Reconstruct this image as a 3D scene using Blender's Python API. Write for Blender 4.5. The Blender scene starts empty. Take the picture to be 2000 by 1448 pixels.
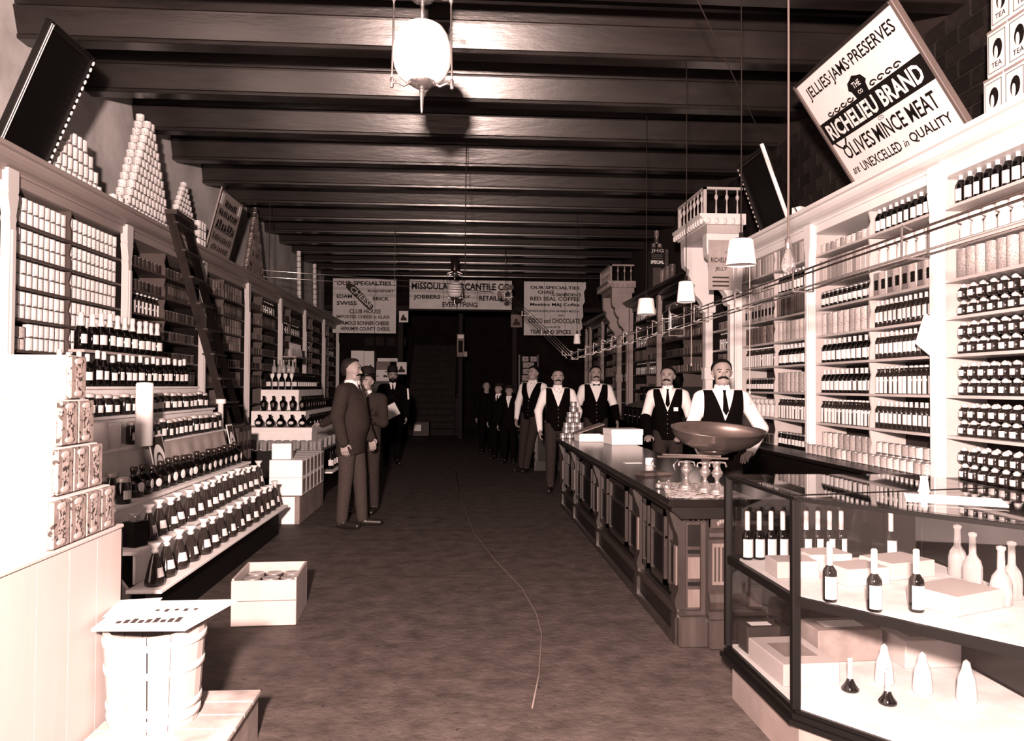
import bpy, math, random
import numpy as np
from mathutils import Vector, Matrix, Euler
random.seed(7)
SC = bpy.context.scene
COL = SC.collection
R_ = math.radians

# ------------------------------------------------------------------ camera, world, light, exposure
CAMH = 1.45
FPX = 1500.0
def camera():
    yaw = math.atan((1000 - 905) / FPX)
    pitch = math.atan((755 - 724) / FPX * math.cos(yaw))
    fw = Vector((math.sin(yaw) * math.cos(pitch), math.cos(yaw) * math.cos(pitch), math.sin(pitch)))
    r = Vector((math.cos(yaw), -math.sin(yaw), 0)); u = r.cross(fw)
    c, s = math.cos(.006), math.sin(.006)
    r2 = r * c + u * s; u2 = u * c - r * s
    cd = bpy.data.cameras.new('camera'); co = bpy.data.objects.new('camera', cd); COL.objects.link(co)
    m = Matrix((r2, u2, -fw)).transposed().to_4x4(); m.translation = (0, 0, CAMH)
    co.matrix_world = m
    cd.sensor_fit = 'HORIZONTAL'; cd.sensor_width = 36.0; cd.lens = 36.0 * FPX / 2000.0
    cd.clip_start = .05; cd.clip_end = 120
    SC.camera = co
camera()
W = bpy.data.worlds.new('world'); SC.world = W; W.use_nodes = True
W.node_tree.nodes['Background'].inputs[0].default_value = (1, .76, .70, 1)
W.node_tree.nodes['Background'].inputs[1].default_value = .004
LIGHTTINT = (1.0, .72, .635)
def point(name, loc, power, rad):
    l = bpy.data.lights.new(name, 'POINT'); l.energy = power; l.color = LIGHTTINT; l.shadow_soft_size = rad
    o = bpy.data.objects.new(name, l); o.location = loc; COL.objects.link(o); return o
point('flash_lamp', (-.3, -.7, 2.0), 6200, .10)
vs = SC.view_settings
vs.view_transform = 'Standard'; vs.look = 'None'; vs.exposure = 0.0; vs.gamma = 1.0; vs.use_curve_mapping = False

# ------------------------------------------------------------------ materials
MATS = {}
def tint(g):
    t = min(1, max(0, (g - .08) / .5))
    return (g, g * (.80 + .19 * t), g * (.735 + .255 * t))
def mat(name, g, rough=.6, spec=.3, metal=0.0, noise=None, rand=0.0, bump=None, marks=None, stretch=None, coords='Object', knots=None, trans=0.0, emit=0.0, coat=0.0):
    """grey-level g toned like the print; noise=(scale, amount), marks=(scale, threshold, g2)"""
    if name in MATS: return MATS[name]
    m = bpy.data.materials.new(name); m.use_nodes = True; MATS[name] = m
    nt = m.node_tree; N = nt.nodes; L = nt.links
    b = N['Principled BSDF']
    b.inputs['Roughness'].default_value = rough
    b.inputs['Specular IOR Level'].default_value = spec
    b.inputs['Metallic'].default_value = metal
    if coat: b.inputs['Coat Weight'].default_value = coat; b.inputs['Coat Roughness'].default_value = .15
    if trans: b.inputs['Transmission Weight'].default_value = trans
    c = tint(g)
    b.inputs['Base Color'].default_value = (*c, 1)
    if emit:
        b.inputs['Emission Color'].default_value = (1, .85, .8, 1); b.inputs['Emission Strength'].default_value = emit
    if not (noise or rand or marks or knots or bump): return m
    tc = N.new('ShaderNodeTexCoord'); vec = tc.outputs[coords]
    if stretch:
        mp = N.new('ShaderNodeMapping'); mp.inputs['Scale'].default_value = stretch
        L.new(vec, mp.inputs[0]); vec = mp.outputs[0]
    def nz(scale, detail=4, off=0):
        n = N.new('ShaderNodeTexNoise'); n.inputs['Scale'].default_value = scale; n.inputs['Detail'].default_value = detail
        n.inputs['Roughness'].default_value = .6
        L.new(vec, n.inputs['Vector']); return n.outputs['Fac']
    def rng(inp, a, b_, c_, d):
        r = N.new('ShaderNodeMapRange'); r.inputs[1].default_value = a; r.inputs[2].default_value = b_
        r.inputs[3].default_value = c_; r.inputs[4].default_value = d; L.new(inp, r.inputs[0]); return r.outputs[0]
    def mul(a, b_):
        x = N.new('ShaderNodeMath'); x.operation = 'MULTIPLY'; L.new(a, x.inputs[0]); L.new(b_, x.inputs[1]); return x.outputs[0]
    fac = None
    if noise: fac = rng(nz(noise[0]), .25, .75, 1 - noise[1], 1 + noise[1])
    if rand:
        oi = N.new('ShaderNodeObjectInfo'); r = rng(oi.outputs['Random'], 0, 1, 1 - rand, 1 + rand * .6)
        fac = mul(fac, r) if fac else r
    rgb = N.new('ShaderNodeRGB'); rgb.outputs[0].default_value = (*c, 1); out = rgb.outputs[0]
    if marks:
        k = rng(nz(marks[0], 3), marks[1], marks[1] + .05, 0, 1)
        mx = N.new('ShaderNodeMix'); mx.data_type = 'RGBA'; L.new(k, mx.inputs[0]); L.new(out, mx.inputs[6])
        mx.inputs[7].default_value = (*tint(marks[2]), 1); out = mx.outputs[2]
    if knots:
        vo = N.new('ShaderNodeTexVoronoi'); vo.inputs['Scale'].default_value = knots[0]; L.new(vec, vo.inputs['Vector'])
        k = rng(vo.outputs['Distance'], .02, knots[1], 1, 0)
        mx = N.new('ShaderNodeMix'); mx.data_type = 'RGBA'; L.new(k, mx.inputs[0]); L.new(out, mx.inputs[6])
        mx.inputs[7].default_value = (*tint(knots[2]), 1); out = mx.outputs[2]
    if fac:
        vm = N.new('ShaderNodeVectorMath'); vm.operation = 'SCALE'; L.new(out, vm.inputs[0]); L.new(fac, vm.inputs[3]); out = vm.outputs[0]
    L.new(out, b.inputs['Base Color'])
    if bump:
        bp = N.new('ShaderNodeBump'); bp.inputs['Strength'].default_value = bump[1]; bp.inputs['Distance'].default_value = .02
        L.new(nz(bump[0], 6), bp.inputs['Height']); L.new(bp.outputs[0], b.inputs['Normal'])
    return m
def glass_mat():
    m = bpy.data.materials.new('pane_glass'); m.use_nodes = True; nt = m.node_tree; N = nt.nodes; L = nt.links
    N.remove(N['Principled BSDF']); out = N['Material Output']
    t = N.new('ShaderNodeBsdfTransparent'); t.inputs[0].default_value = (.93, .93, .93, 1)
    g = N.new('ShaderNodeBsdfGlossy'); g.inputs['Roughness'].default_value = .015
    f = N.new('ShaderNodeFresnel')
    ge = N.new('ShaderNodeNewGeometry'); io = N.new('ShaderNodeMapRange'); io.inputs[3].default_value = 1.5; io.inputs[4].default_value = 1 / 1.5
    L.new(ge.outputs['Backfacing'], io.inputs[0]); L.new(io.outputs[0], f.inputs[0])
    mx = N.new('ShaderNodeMixShader'); L.new(f.outputs[0], mx.inputs[0]); L.new(t.outputs[0], mx.inputs[1]); L.new(g.outputs[0], mx.inputs[2])
    L.new(mx.outputs[0], out.inputs[0]); MATS['pane_glass'] = m; return m
GLASS = glass_mat()
WHITE = mat('white_paint', .74, .5, .3, noise=(3, .06))
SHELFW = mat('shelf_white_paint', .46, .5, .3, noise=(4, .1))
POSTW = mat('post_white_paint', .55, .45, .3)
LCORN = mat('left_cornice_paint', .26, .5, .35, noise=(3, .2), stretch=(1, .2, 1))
LSHELF = mat('shaded_shelf_paint', .07, .5, .3, noise=(5, .15))  # shade on these mid-white shelves is put into the dark base colour
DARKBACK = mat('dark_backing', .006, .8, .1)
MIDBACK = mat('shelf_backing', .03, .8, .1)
DARKWOOD = mat('dark_varnished_wood', .005, .35, .3, noise=(6, .5), stretch=(1, .15, 1))
COUNTERTOP = mat('counter_top_wood', .007, .2, .4, noise=(7, .4), stretch=(1, .15, 1))
CARVED = mat('carved_counter_wood', .03, .35, .45, noise=(12, .5), stretch=(1, 1, .12))
CARVEDL = mat('light_counter_wood', .10, .4, .4, noise=(14, .35), stretch=(1, 1, .1))
TRIMWOOD = mat('counter_trim_wood', .02, .35, .4, noise=(10, .3))
BLACK = mat('black_paint', .0018, .5, .2)
INK = mat('print_ink', .006, .7, .1)
INKL = mat('faded_print_ink', .045, .7, .1)
PAPER = mat('white_paper', .78, .8, .1, noise=(6, .05))
PAPERG = mat('grey_cloth', .36, .85, .1, noise=(5, .2))
CARTON = mat('white_carton', .80, .7, .15, noise=(3, .04))
FCARTON = mat('foreground_carton', .40, .7, .15, noise=(3, .08))
CPAPER = mat('showcase_lining_paper', .6, .8, .1, noise=(7, .2))
PACKET = mat('printed_packet', .17, .6, .2, noise=(30, .35), marks=(40, .58, .03))
CARDBD = mat('cardboard', .22, .75, .15, noise=(9, .3))
KRAFT = mat('dark_carton', .05, .6, .3, noise=(9, .4), rand=.5)
PINE = mat('pale_pine_boards', .34, .6, .2, noise=(5, .07), stretch=(1, 1, .15))
CANW = mat('can_paper_label', .66, .5, .3, marks=(16, .60, .10), coords='Generated', rand=.12)
CANP = mat('can_picture_label', .66, .5, .3, marks=(5.5, .60, .025), coords='Generated', rand=.1)
CANR = mat('pale_goods_label', .44, .5, .3, marks=(20, .56, .12), coords='Generated', rand=.55)
CANM = mat('mid_tin_label', .16, .45, .35, marks=(9, .55, .03), coords='Generated', rand=.7)
CAND = mat('dark_tin_label', .035, .4, .4, marks=(8, .6, .2), coords='Generated', rand=.7)
TIN = mat('bare_tin', .55, .3, .5, metal=.8)
TINP = mat('tin_plate', .45, .35, .5, metal=.3)
BGLASS = mat('dark_bottle_glass', .002, .06, .6)
BGLASSM = mat('brown_bottle_glass', .014, .08, .6)
CLEARG = mat('clear_glassware', .8, .05, .5, trans=.75)
FOIL = mat('foil_cap', .66, .3, .5, noise=(30, .25), metal=.2)
LABELW = mat('bottle_label', .6, .7, .1, marks=(13, .66, .2), coords='Generated')
JARF = mat('dark_preserve', .004, .15, .6)
CERAM = mat('white_stoneware', .55, .35, .4)
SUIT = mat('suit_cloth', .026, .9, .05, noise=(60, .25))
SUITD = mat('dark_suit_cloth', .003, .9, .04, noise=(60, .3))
TROU = mat('trouser_cloth', .025, .85, .1, noise=(40, .25))
VEST = mat('vest_cloth', .0022, .9, .04, noise=(60, .3))
SHIRT = mat('shirt_cotton', .72, .8, .1, noise=(20, .06))
SKIN = mat('skin', .25, .55, .3, noise=(25, .1))
HAIR = mat('dark_hair', .004, .6, .12, noise=(80, .4))
HAIRG = mat('brown_hair', .014, .6, .15, noise=(80, .6))
SHOE = mat('black_leather', .012, .35, .4)
BRASS = mat('polished_brass', .45, .22, .5, metal=.85)
BRASSD = mat('dark_bronze', .06, .22, .5, metal=.7)
NICKEL = mat('nickel_rail', .5, .22, .5, metal=.9)
OPAL = mat('opal_glass', .86, .35, .4)
SHADE = mat('white_lamp_shade', .84, .6, .2)
PANM = mat('scoop_bronze', .16, .26, .5, metal=.85)
ROPE = mat('hemp_cord', .13, .9, .05)
BLINE = mat('black_cord', .02, .8, .05)

# ------------------------------------------------------------------ mesh helpers
class MB:
    def __init__(s): s.v = []; s.f = []; s.m = []; s.s = []
    def add(s, vs, fs, m=0, sm=False):
        o = len(s.v); s.v += [tuple(v) for v in vs]
        for i, f in enumerate(fs):
            s.f.append(tuple(o + k for k in f)); s.m.append(m[i] if isinstance(m, list) else m); s.s.append(sm)
        return s
    def box(s, x0, x1, y0, y1, z0, z1, m=0):
        vs = [(x0, y0, z0), (x1, y0, z0), (x1, y1, z0), (x0, y1, z0), (x0, y0, z1), (x1, y0, z1), (x1, y1, z1), (x0, y1, z1)]
        return s.add(vs, [(3, 2, 1, 0), (4, 5, 6, 7), (0, 1, 5, 4), (1, 2, 6, 5), (2, 3, 7, 6), (3, 0, 4, 7)], m)
    def cbox(s, x0, x1, y0, y1, z0, z1, c=.006, m=0):
        X = (x0, x1); Y = (y0, y1); Z = (z0, z1); sg = (1, -1); vs = []; ix = {}
        for i in (0, 1):
            for j in (0, 1):
                for k in (0, 1):
                    for a in range(3):
                        p = [X[i] + sg[i] * c, Y[j] + sg[j] * c, Z[k] + sg[k] * c]; p[a] = (X, Y, Z)[a][(i, j, k)[a]]
                        ix[i, j, k, a] = len(vs); vs.append(p)
        fs = []
        for a in range(3):
            for q in (0, 1):
                b, d = (a + 1) % 3, (a + 2) % 3; r = []
                for (t, w) in ((0, 0), (1, 0), (1, 1), (0, 1)):
                    e = [0, 0, 0]; e[a] = q; e[b] = t; e[d] = w; r.append(ix[e[0], e[1], e[2], a])
                fs.append(r if q else r[::-1])
            for t in (0, 1):
                for w in (0, 1):
                    b, d = (a + 1) % 3, (a + 2) % 3; r = []
                    for q in (0, 1):
                        e = [0, 0, 0]; e[a] = q; e[b] = t; e[d] = w; r += [ix[e[0], e[1], e[2], b], ix[e[0], e[1], e[2], d]]
                    r = [r[0], r[2], r[3], r[1]]; fs.append(r if (t ^ w) == 0 else r[::-1])
        for i in (0, 1):
            for j in (0, 1):
                for k in (0, 1):
                    r = [ix[i, j, k, a] for a in range(3)]; fs.append(r if (i + j + k) % 2 else r[::-1])
        return s.add(vs, fs, m)
    def lathe(s, prof, n=16, c=(0, 0, 0), m=0, sx=1, sy=1, sm=True, cap=True):
        vs = []; fs = []; ms = []; k = len(prof)
        for (r, z) in prof:
            for i in range(n):
                a = 2 * math.pi * i / n; vs.append((c[0] + r * math.cos(a) * sx, c[1] + r * math.sin(a) * sy, c[2] + z))
        for j in range(k - 1):
            for i in range(n):
                fs.append((j * n + i, j * n + (i + 1) % n, (j + 1) * n + (i + 1) % n, (j + 1) * n + i)); ms.append(m[j] if isinstance(m, list) else m)
        if cap:
            if prof[0][0] > 1e-4: fs.append(tuple(range(n))[::-1]); ms.append(m[0] if isinstance(m, list) else m)
            if prof[-1][0] > 1e-4: fs.append(tuple((k - 1) * n + i for i in range(n))); ms.append(m[-1] if isinstance(m, list) else m)
        return s.add(vs, fs, ms, sm)
    def tube(s, pts, r, n=6, m=0, caps=True):
        pts = [Vector(p) for p in pts]; vs = []; fs = []; up = None
        for i, p in enumerate(pts):
            d = (pts[min(i + 1, len(pts) - 1)] - pts[max(i - 1, 0)]).normalized()
            if up is None: up = Vector((0, 0, 1)) if abs(d.z) < .9 else Vector((1, 0, 0))
            a = d.cross(up).normalized(); b = a.cross(d); up = b
            rr = r[i] if isinstance(r, (list, tuple)) else r
            for k in range(n):
                t = 2 * math.pi * k / n; vs.append(p + (a * math.cos(t) + b * math.sin(t)) * rr)
        for i in range(len(pts) - 1):
            for k in range(n): fs.append((i * n + k, i * n + (k + 1) % n, (i + 1) * n + (k + 1) % n, (i + 1) * n + k))
        if caps: fs += [tuple(range(n))[::-1], tuple((len(pts) - 1) * n + k for k in range(n))]
        return s.add(vs, fs, m, n > 4)
    def bar(s, a, b, w, h, m=0):
        """square bar from a to b"""
        a = Vector(a); b = Vector(b); d = (b - a).normalized(); up = Vector((0, 0, 1)) if abs(d.z) < .95 else Vector((0, 1, 0))
        x = d.cross(up).normalized() * w / 2; y = x.cross(d).normalized() * h / 2
        vs = [p + sx * x + sy * y for p in (a, b) for sx, sy in ((-1, -1), (1, -1), (1, 1), (-1, 1))]
        return s.add(vs, [(3, 2, 1, 0), (4, 5, 6, 7), (0, 1, 5, 4), (1, 2, 6, 5), (2, 3, 7, 6), (3, 0, 4, 7)], m)
    def prism(s, poly, ax, a0, a1, m=0):
        """poly in the other two axes (order x,y,z without ax), extruded along ax"""
        def P(p, a): q = list(p); q.insert('xyz'.index(ax), a); return q
        n = len(poly); vs = [P(p, a0) for p in poly] + [P(p, a1) for p in poly]
        fs = [tuple(range(n))[::-1], tuple(range(n, 2 * n))] + [(i, (i + 1) % n, n + (i + 1) % n, n + i) for i in range(n)]
        ar = sum(poly[i][0] * poly[(i + 1) % n][1] - poly[(i + 1) % n][0] * poly[i][1] for i in range(n))
        if (ar < 0) ^ (ax == 'y'): fs = [f[::-1] for f in fs]
        return s.add(vs, fs, m)
    def ell(s, c, r, nu=12, nv=8, m=0):
        prof = [(math.sin(math.pi * i / nv) if 0 < i < nv else 0.0, -math.cos(math.pi * i / nv)) for i in range(nv + 1)]
        vs = []; fs = []
        for i in range(1, nv):
            for k in range(nu):
                a = 2 * math.pi * k / nu; vs.append((c[0] + r[0] * prof[i][0] * math.cos(a), c[1] + r[1] * prof[i][0] * math.sin(a), c[2] + r[2] * prof[i][1]))
        lo = len(vs); vs += [(c[0], c[1], c[2] - r[2]), (c[0], c[1], c[2] + r[2])]
        for i in range(nv - 2):
            for k in range(nu): fs.append((i * nu + k, i * nu + (k + 1) % nu, (i + 1) * nu + (k + 1) % nu, (i + 1) * nu + k))
        for k in range(nu):
            fs.append((lo, (k + 1) % nu, k)); fs.append((lo + 1, (nv - 2) * nu + k, (nv - 2) * nu + (k + 1) % nu))
        return s.add(vs, fs, m, True)
    def mesh(s, name, mats):
        me = bpy.data.meshes.new(name); me.from_pydata(s.v, [], s.f)
        me.polygons.foreach_set('material_index', s.m); me.polygons.foreach_set('use_smooth', s.s)
        for x in (mats if isinstance(mats, (list, tuple)) else [mats]): me.materials.append(x)
        me.update(); return me
def ob(name, src, mats=None, parent=None, loc=(0, 0, 0), rot=(0, 0, 0), label=None, cat=None, group=None, kind=None):
    me = src.mesh(name, mats) if isinstance(src, MB) else src
    o = bpy.data.objects.new(name, me); COL.objects.link(o)
    o.location = loc; o.rotation_euler = rot
    if parent is not None: o.parent = parent
    if label: o['label'] = label
    if cat: o['category'] = cat
    if group: o['group'] = group
    if kind: o['kind'] = kind
    return o
def thing(name, label, cat, loc=(0, 0, 0), rot=(0, 0, 0), group=None): return ob(name, None, None, None, loc, rot, label, cat, group)
def copytree(o, loc, rot, label=None, group=None):
    c = o.copy(); COL.objects.link(c); c.location = loc; c.rotation_euler = rot
    if label: c['label'] = label
    if group: c['group'] = group
    for ch in o.children:
        d = ch.copy(); COL.objects.link(d); d.parent = c
        for g in ch.children:
            e = g.copy(); COL.objects.link(e); e.parent = d
    return c
def text_mesh(s, w, h, m, bold=.012, shear=0.0, spacing=1.0):
    """lettering fitted to a w x h box, lying in the local xz plane, lower left at the origin, facing -y"""
    cu = bpy.data.curves.new('lettering', 'FONT'); cu.body = s; cu.size = 1; cu.offset = bold; cu.shear = shear; cu.space_character = spacing
    cu.resolution_u = 2
    t = bpy.data.objects.new('lettering', cu)
    me = bpy.data.meshes.new_from_object(t); bpy.data.objects.remove(t); bpy.data.curves.remove(cu)
    n = len(me.vertices); a = np.empty(n * 3); me.vertices.foreach_get('co', a); a = a.reshape(-1, 3)
    lo = a.min(0); hi = a.max(0); b = np.zeros_like(a)
    b[:, 0] = (a[:, 0] - lo[0]) / (hi[0] - lo[0]) * w; b[:, 2] = (a[:, 1] - lo[1]) / max(hi[1] - lo[1], 1e-6) * h
    me.vertices.foreach_set('co', b.ravel()); me.materials.clear(); me.materials.append(m); me.update(); me.name = 'lettering'; return me
def letter(parent, s, x, z, w, h, m=None, y=-.002, rot=0.0, **k):
    return ob('lettering', text_mesh(s, w, h, m or INK, **k), None, parent, (x, y, z), (0, rot, 0))
# ------------------------------------------------------------------ the room
def child(name, mb, mats, parent, **k):
    l = parent.location; return ob(name, mb, mats, parent, (-l[0], -l[1], -l[2]), **k)
Y0, Y1 = -2.2, 26.5
WX = 3.66
FLOORM = mat('worn_dirty_floor', .056, .7, .25, noise=(6.5, .5), marks=(23, .66, .022), bump=(22, .5))
PLASTER = mat('stained_plaster', .55, .8, .15, noise=(1.6, .35), bump=(5, .2))
BRICK = mat('dark_brick', .014, .8, .15, noise=(12, .4), rand=.5)
MORTAR = mat('mortar', .03, .9, .1)
BEAMW = mat('varnished_beam_wood', .012, .25, .5, noise=(3.2, .6), stretch=(.35, 1, 2.2), knots=(1.6, .16, .02), bump=(7, .12))
CEILW = mat('ceiling_boards', .05, .6, .3, noise=(4, .5), stretch=(2, .2, 1))
BACKW = mat('dark_back_wall', .010, .85, .05, noise=(3, .4))
STAIRW = mat('stair_wood', .014, .7, .15, noise=(6, .4))
ob('floor', MB().box(-WX - .2, WX + .2, Y0, Y1 + .2, -.2, 0), FLOORM, kind='structure')
ob('wall_left', MB().box(-WX - .2, -WX, Y0, Y1, 0, 5.1), PLASTER, kind='structure')
wr = ob('wall_right', MB().box(WX, WX + .2, Y0, Y1, 0, 5.1), MORTAR, kind='structure')
ob('wall_back', MB().box(-WX - .2, WX + .2, Y1, Y1 + .2, 0, 5.1), BACKW, kind='structure')
brick = MB().cbox(-.016, 0, -.135, .135, 0, .118, .004).mesh('brick', BRICK)
for r in range(9):
    for k in range(24):
        y = 4.0 + k * .285 + (.14 if r % 2 else 0)
        ob('brick', brick, None, wr, (WX - .001 + .004 * random.random(), y, 3.11 + r * .131))
ce = ob('ceiling', MB().box(-WX - .2, WX + .2, Y0, Y1, 4.86, 5.0), CEILW, kind='structure')
# joists: deep varnished boards with a stepped moulding on the face
bp = [(0, 4.27), (-.012, 4.275), (-.016, 4.30), (-.004, 4.315), (-.07, 4.50), (-.078, 4.515), (-.066, 4.53), (-.05, 4.535), (-.085, 4.66), (-.10, 4.68), (-.10, 4.86), (.15, 4.86), (.15, 4.27)]
beam = MB().prism(bp, 'x', -WX, WX).mesh('beam', BEAMW)
for k in range(-3, 18):
    y = 6.47 + 1.118 * k
    if y < 21.5: ob('beam', beam, None, ce, (0, y, 0))
# partition carrying the hanging signs at the rear, with two columns
pt = ob('trim_1', MB().box(-WX, WX, 20.35, 20.55, 3.55, 4.86), BACKW, kind='structure')
ob('trim_2', MB().box(-WX, WX, 20.33, 20.57, 3.44, 3.55), STAIRW, kind='structure')
colm = MB().cbox(-.11, .11, -.11, .11, 0, .18, .01).cbox(-.075, .075, -.075, .075, .18, 3.3, .02).cbox(-.11, .11, -.11, .11, 3.3, 3.44, .01)
for i, (x, n) in enumerate(((-1.66, 'left'), (1.36, 'right'))):
    ob('wooden_column', colm, STAIRW, None, (x, 20.45, 0), label='dark square wooden column at the %s of the rear stair opening' % n, cat='column', group='rear columns')
# staircase rising towards the back
st = thing('staircase', 'dark wooden staircase rising at the back of the store', 'staircase', (-.95, 22.6, 0))
for i in range(16):
    ob('step', MB().cbox(-.78, .72, 0, .31, .19 * i + .155, .19 * i + .19, .006), STAIRW, st, (0, .27 * i - .03, 0))
    ob('riser', MB().box(-.76, .70, 0, .02, .19 * i, .19 * i + .155), STAIRW, st, (0, .27 * i, 0))
for x in (-.80, .72):
    ob('stringer', MB().prism([(-.1, 0), (.25, 0), (4.3, 2.9), (4.3, 3.3), (4.1, 3.3), (-.1, .34)], 'x', x, x + .05), STAIRW, st)
nw = ob('newel_post', MB().cbox(-.06, .06, -.06, .06, 0, 1.1, .01).lathe([(.03, 1.1), (.055, 1.14), (.06, 1.19), (.03, 1.24), (0, 1.25)], 12), STAIRW, st, (.78, -.14, 0))
ob('handrail', MB().bar((.78, -.1, 1.0), (.78, 4.1, 3.95), .06, .06), STAIRW, st)
# panelled double door right of the stairs
dr = ob('door_1', MB().box(-.05, 1.35, 26.3, 26.5, 0, 2.6), BACKW, kind='structure')
for x in (.02, .68):
    for z0, z1 in ((.2, 1.0), (1.12, 2.4)):
        ob('panel', MB().cbox(x, x + .58, 26.27, 26.3, z0, z1, .01), BACKW, dr)
for s, x0, x1 in (('left', -3.6, -1.8), ('right', 1.45, 3.6)):
    ob('trim_' + ('3' if s == 'left' else '4'), MB().box(x0, x1, 21.6, 21.7, 0, 3.44), BACKW, kind='structure')
for i in range(4):
    ob('panel', MB().cbox(-2.75 + i * .3, -2.5 + i * .3, 21.57, 21.6, 2.55, 2.8, .01), STAIRW, bpy.data.objects['trim_3'])

# ------------------------------------------------------------------ wall shelving
LEV_R = [.84, 1.132, 1.408, 1.685, 1.94, 2.195, 2.44, 2.70]
LEV_L = [.86, 1.15, 1.425, 1.70, 1.938, 2.176, 2.414, 2.652]
def shelving(name, label, sg, posts, levels, shm, com, psm, ledge=None, divs=True, back=MIDBACK, cat='shelves', part=DARKBACK):
    ya, yb = posts[0], posts[-1]
    t = thing(name, label, cat, (sg * 3.48, (ya + yb) / 2, 0))
    def X(p): return [(sg * a, b) for a, b in p]
    def bx(x0, x1, *r): a, b = sorted((sg * x0, sg * x1)); return MB().box(a, b, *r)
    child('back_panel', bx(3.615, 3.64, ya, yb, 0, 2.95), back, t)
    child('frieze', MB().prism(X([(3.28, 2.90), (3.28, 2.97), (3.262, 2.972), (3.262, 2.99), (3.64, 2.99), (3.64, 2.90)]), 'y', ya, yb), com, t)
    child('cornice', MB().prism(X([(3.262, 2.991), (3.24, 3.0), (3.20, 3.006), (3.165, 3.02), (3.14, 3.044), (3.13, 3.062), (3.10, 3.066), (3.10, 3.10), (3.64, 3.10), (3.64, 2.991)]), 'y', ya, yb), com, t)
    child('base_cabinet', bx(3.05, 3.64, ya, yb, 0, levels[0] - .03), DARKWOOD, t)
    child('ledge', bx(ledge or 2.98, 3.61, ya, yb, levels[0] - .03, levels[0]), DARKWOOD if sg > 0 else shm, t)
    pp = [(-.036, levels[0]), (-.036, 2.60), (-.044, 2.63), (-.036, 2.66), (-.05, 2.72), (-.066, 2.80), (-.058, 2.82), (-.066, 2.84), (-.066, 2.988), (.066, 2.988), (.066, 2.84), (.058, 2.82), (.066, 2.80), (.05, 2.72), (.036, 2.66), (.044, 2.63), (.036, 2.60), (.036, levels[0])]
    a, b = sorted((sg * 3.235, sg * 3.30))
    pm = MB().prism(pp, 'x', a, b).box(*sorted((sg * 3.222, sg * 3.235)), -.02, .02, levels[0] + .1, 2.55)
    for y in posts:
        child('partition', bx(3.302, 3.612, y - .012, y + .012, levels[0] + .001, 2.899), part, t)
        child('post', MB().add([(v[0], v[1] + y, v[2]) for v in pm.v], pm.f, 0), psm, t)
    for i in range(len(posts) - 1):
        for z in levels[1:]:
            child('shelf', bx(3.30, 3.612, posts[i] + .014, posts[i + 1] - .014, z - .02, z), shm, t)
        if divs:
            y = (posts[i] + posts[i + 1]) / 2
            for k in range(len(levels)):
                z0 = levels[k]; z1 = (levels[k + 1] - .025) if k + 1 < len(levels) else 2.9
                pl = X([(3.31, z0), (3.31, z0 + (z1 - z0) * .35), (3.325, z0 + (z1 - z0) * .6), (3.31, z1 - .015), (3.31, z1), (3.61, z1), (3.61, z0)])
                child('divider', MB().prism(pl, 'y', y - .009, y + .009), shm, t)
    return t
LP = [3.75, 5.71, 7.65, 9.83, 11.84, 13.93, 16.04, 18.2, 20.2]
RP = [3.15, 5.10, 7.05, 8.96]
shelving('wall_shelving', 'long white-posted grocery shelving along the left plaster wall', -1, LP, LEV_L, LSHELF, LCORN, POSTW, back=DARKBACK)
shelving('wall_shelving', 'bright white grocery shelving along the right wall in front of the arch bracket', 1, RP, LEV_R, SHELFW, WHITE, WHITE, back=MIDBACK, part=SHELFW)
RP2 = [10.18, 12.66, 14.84]
RP3 = [15.95, 17.92, 19.66, 20.3]
shelving('wall_shelving', 'dim right wall shelving between the two balustraded brackets', 1, RP2, LEV_R, LSHELF, DARKWOOD, mat('falloff_post_paint', .3, .5, .3), back=DARKBACK)  # far posts are white; the fading flash is put into their darker colour
shelving('wall_shelving', 'dark right wall shelving beyond the farther balustraded bracket', 1, RP3, LEV_R, LSHELF, DARKWOOD, MATS['falloff_post_paint'], back=DARKBACK)

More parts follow.
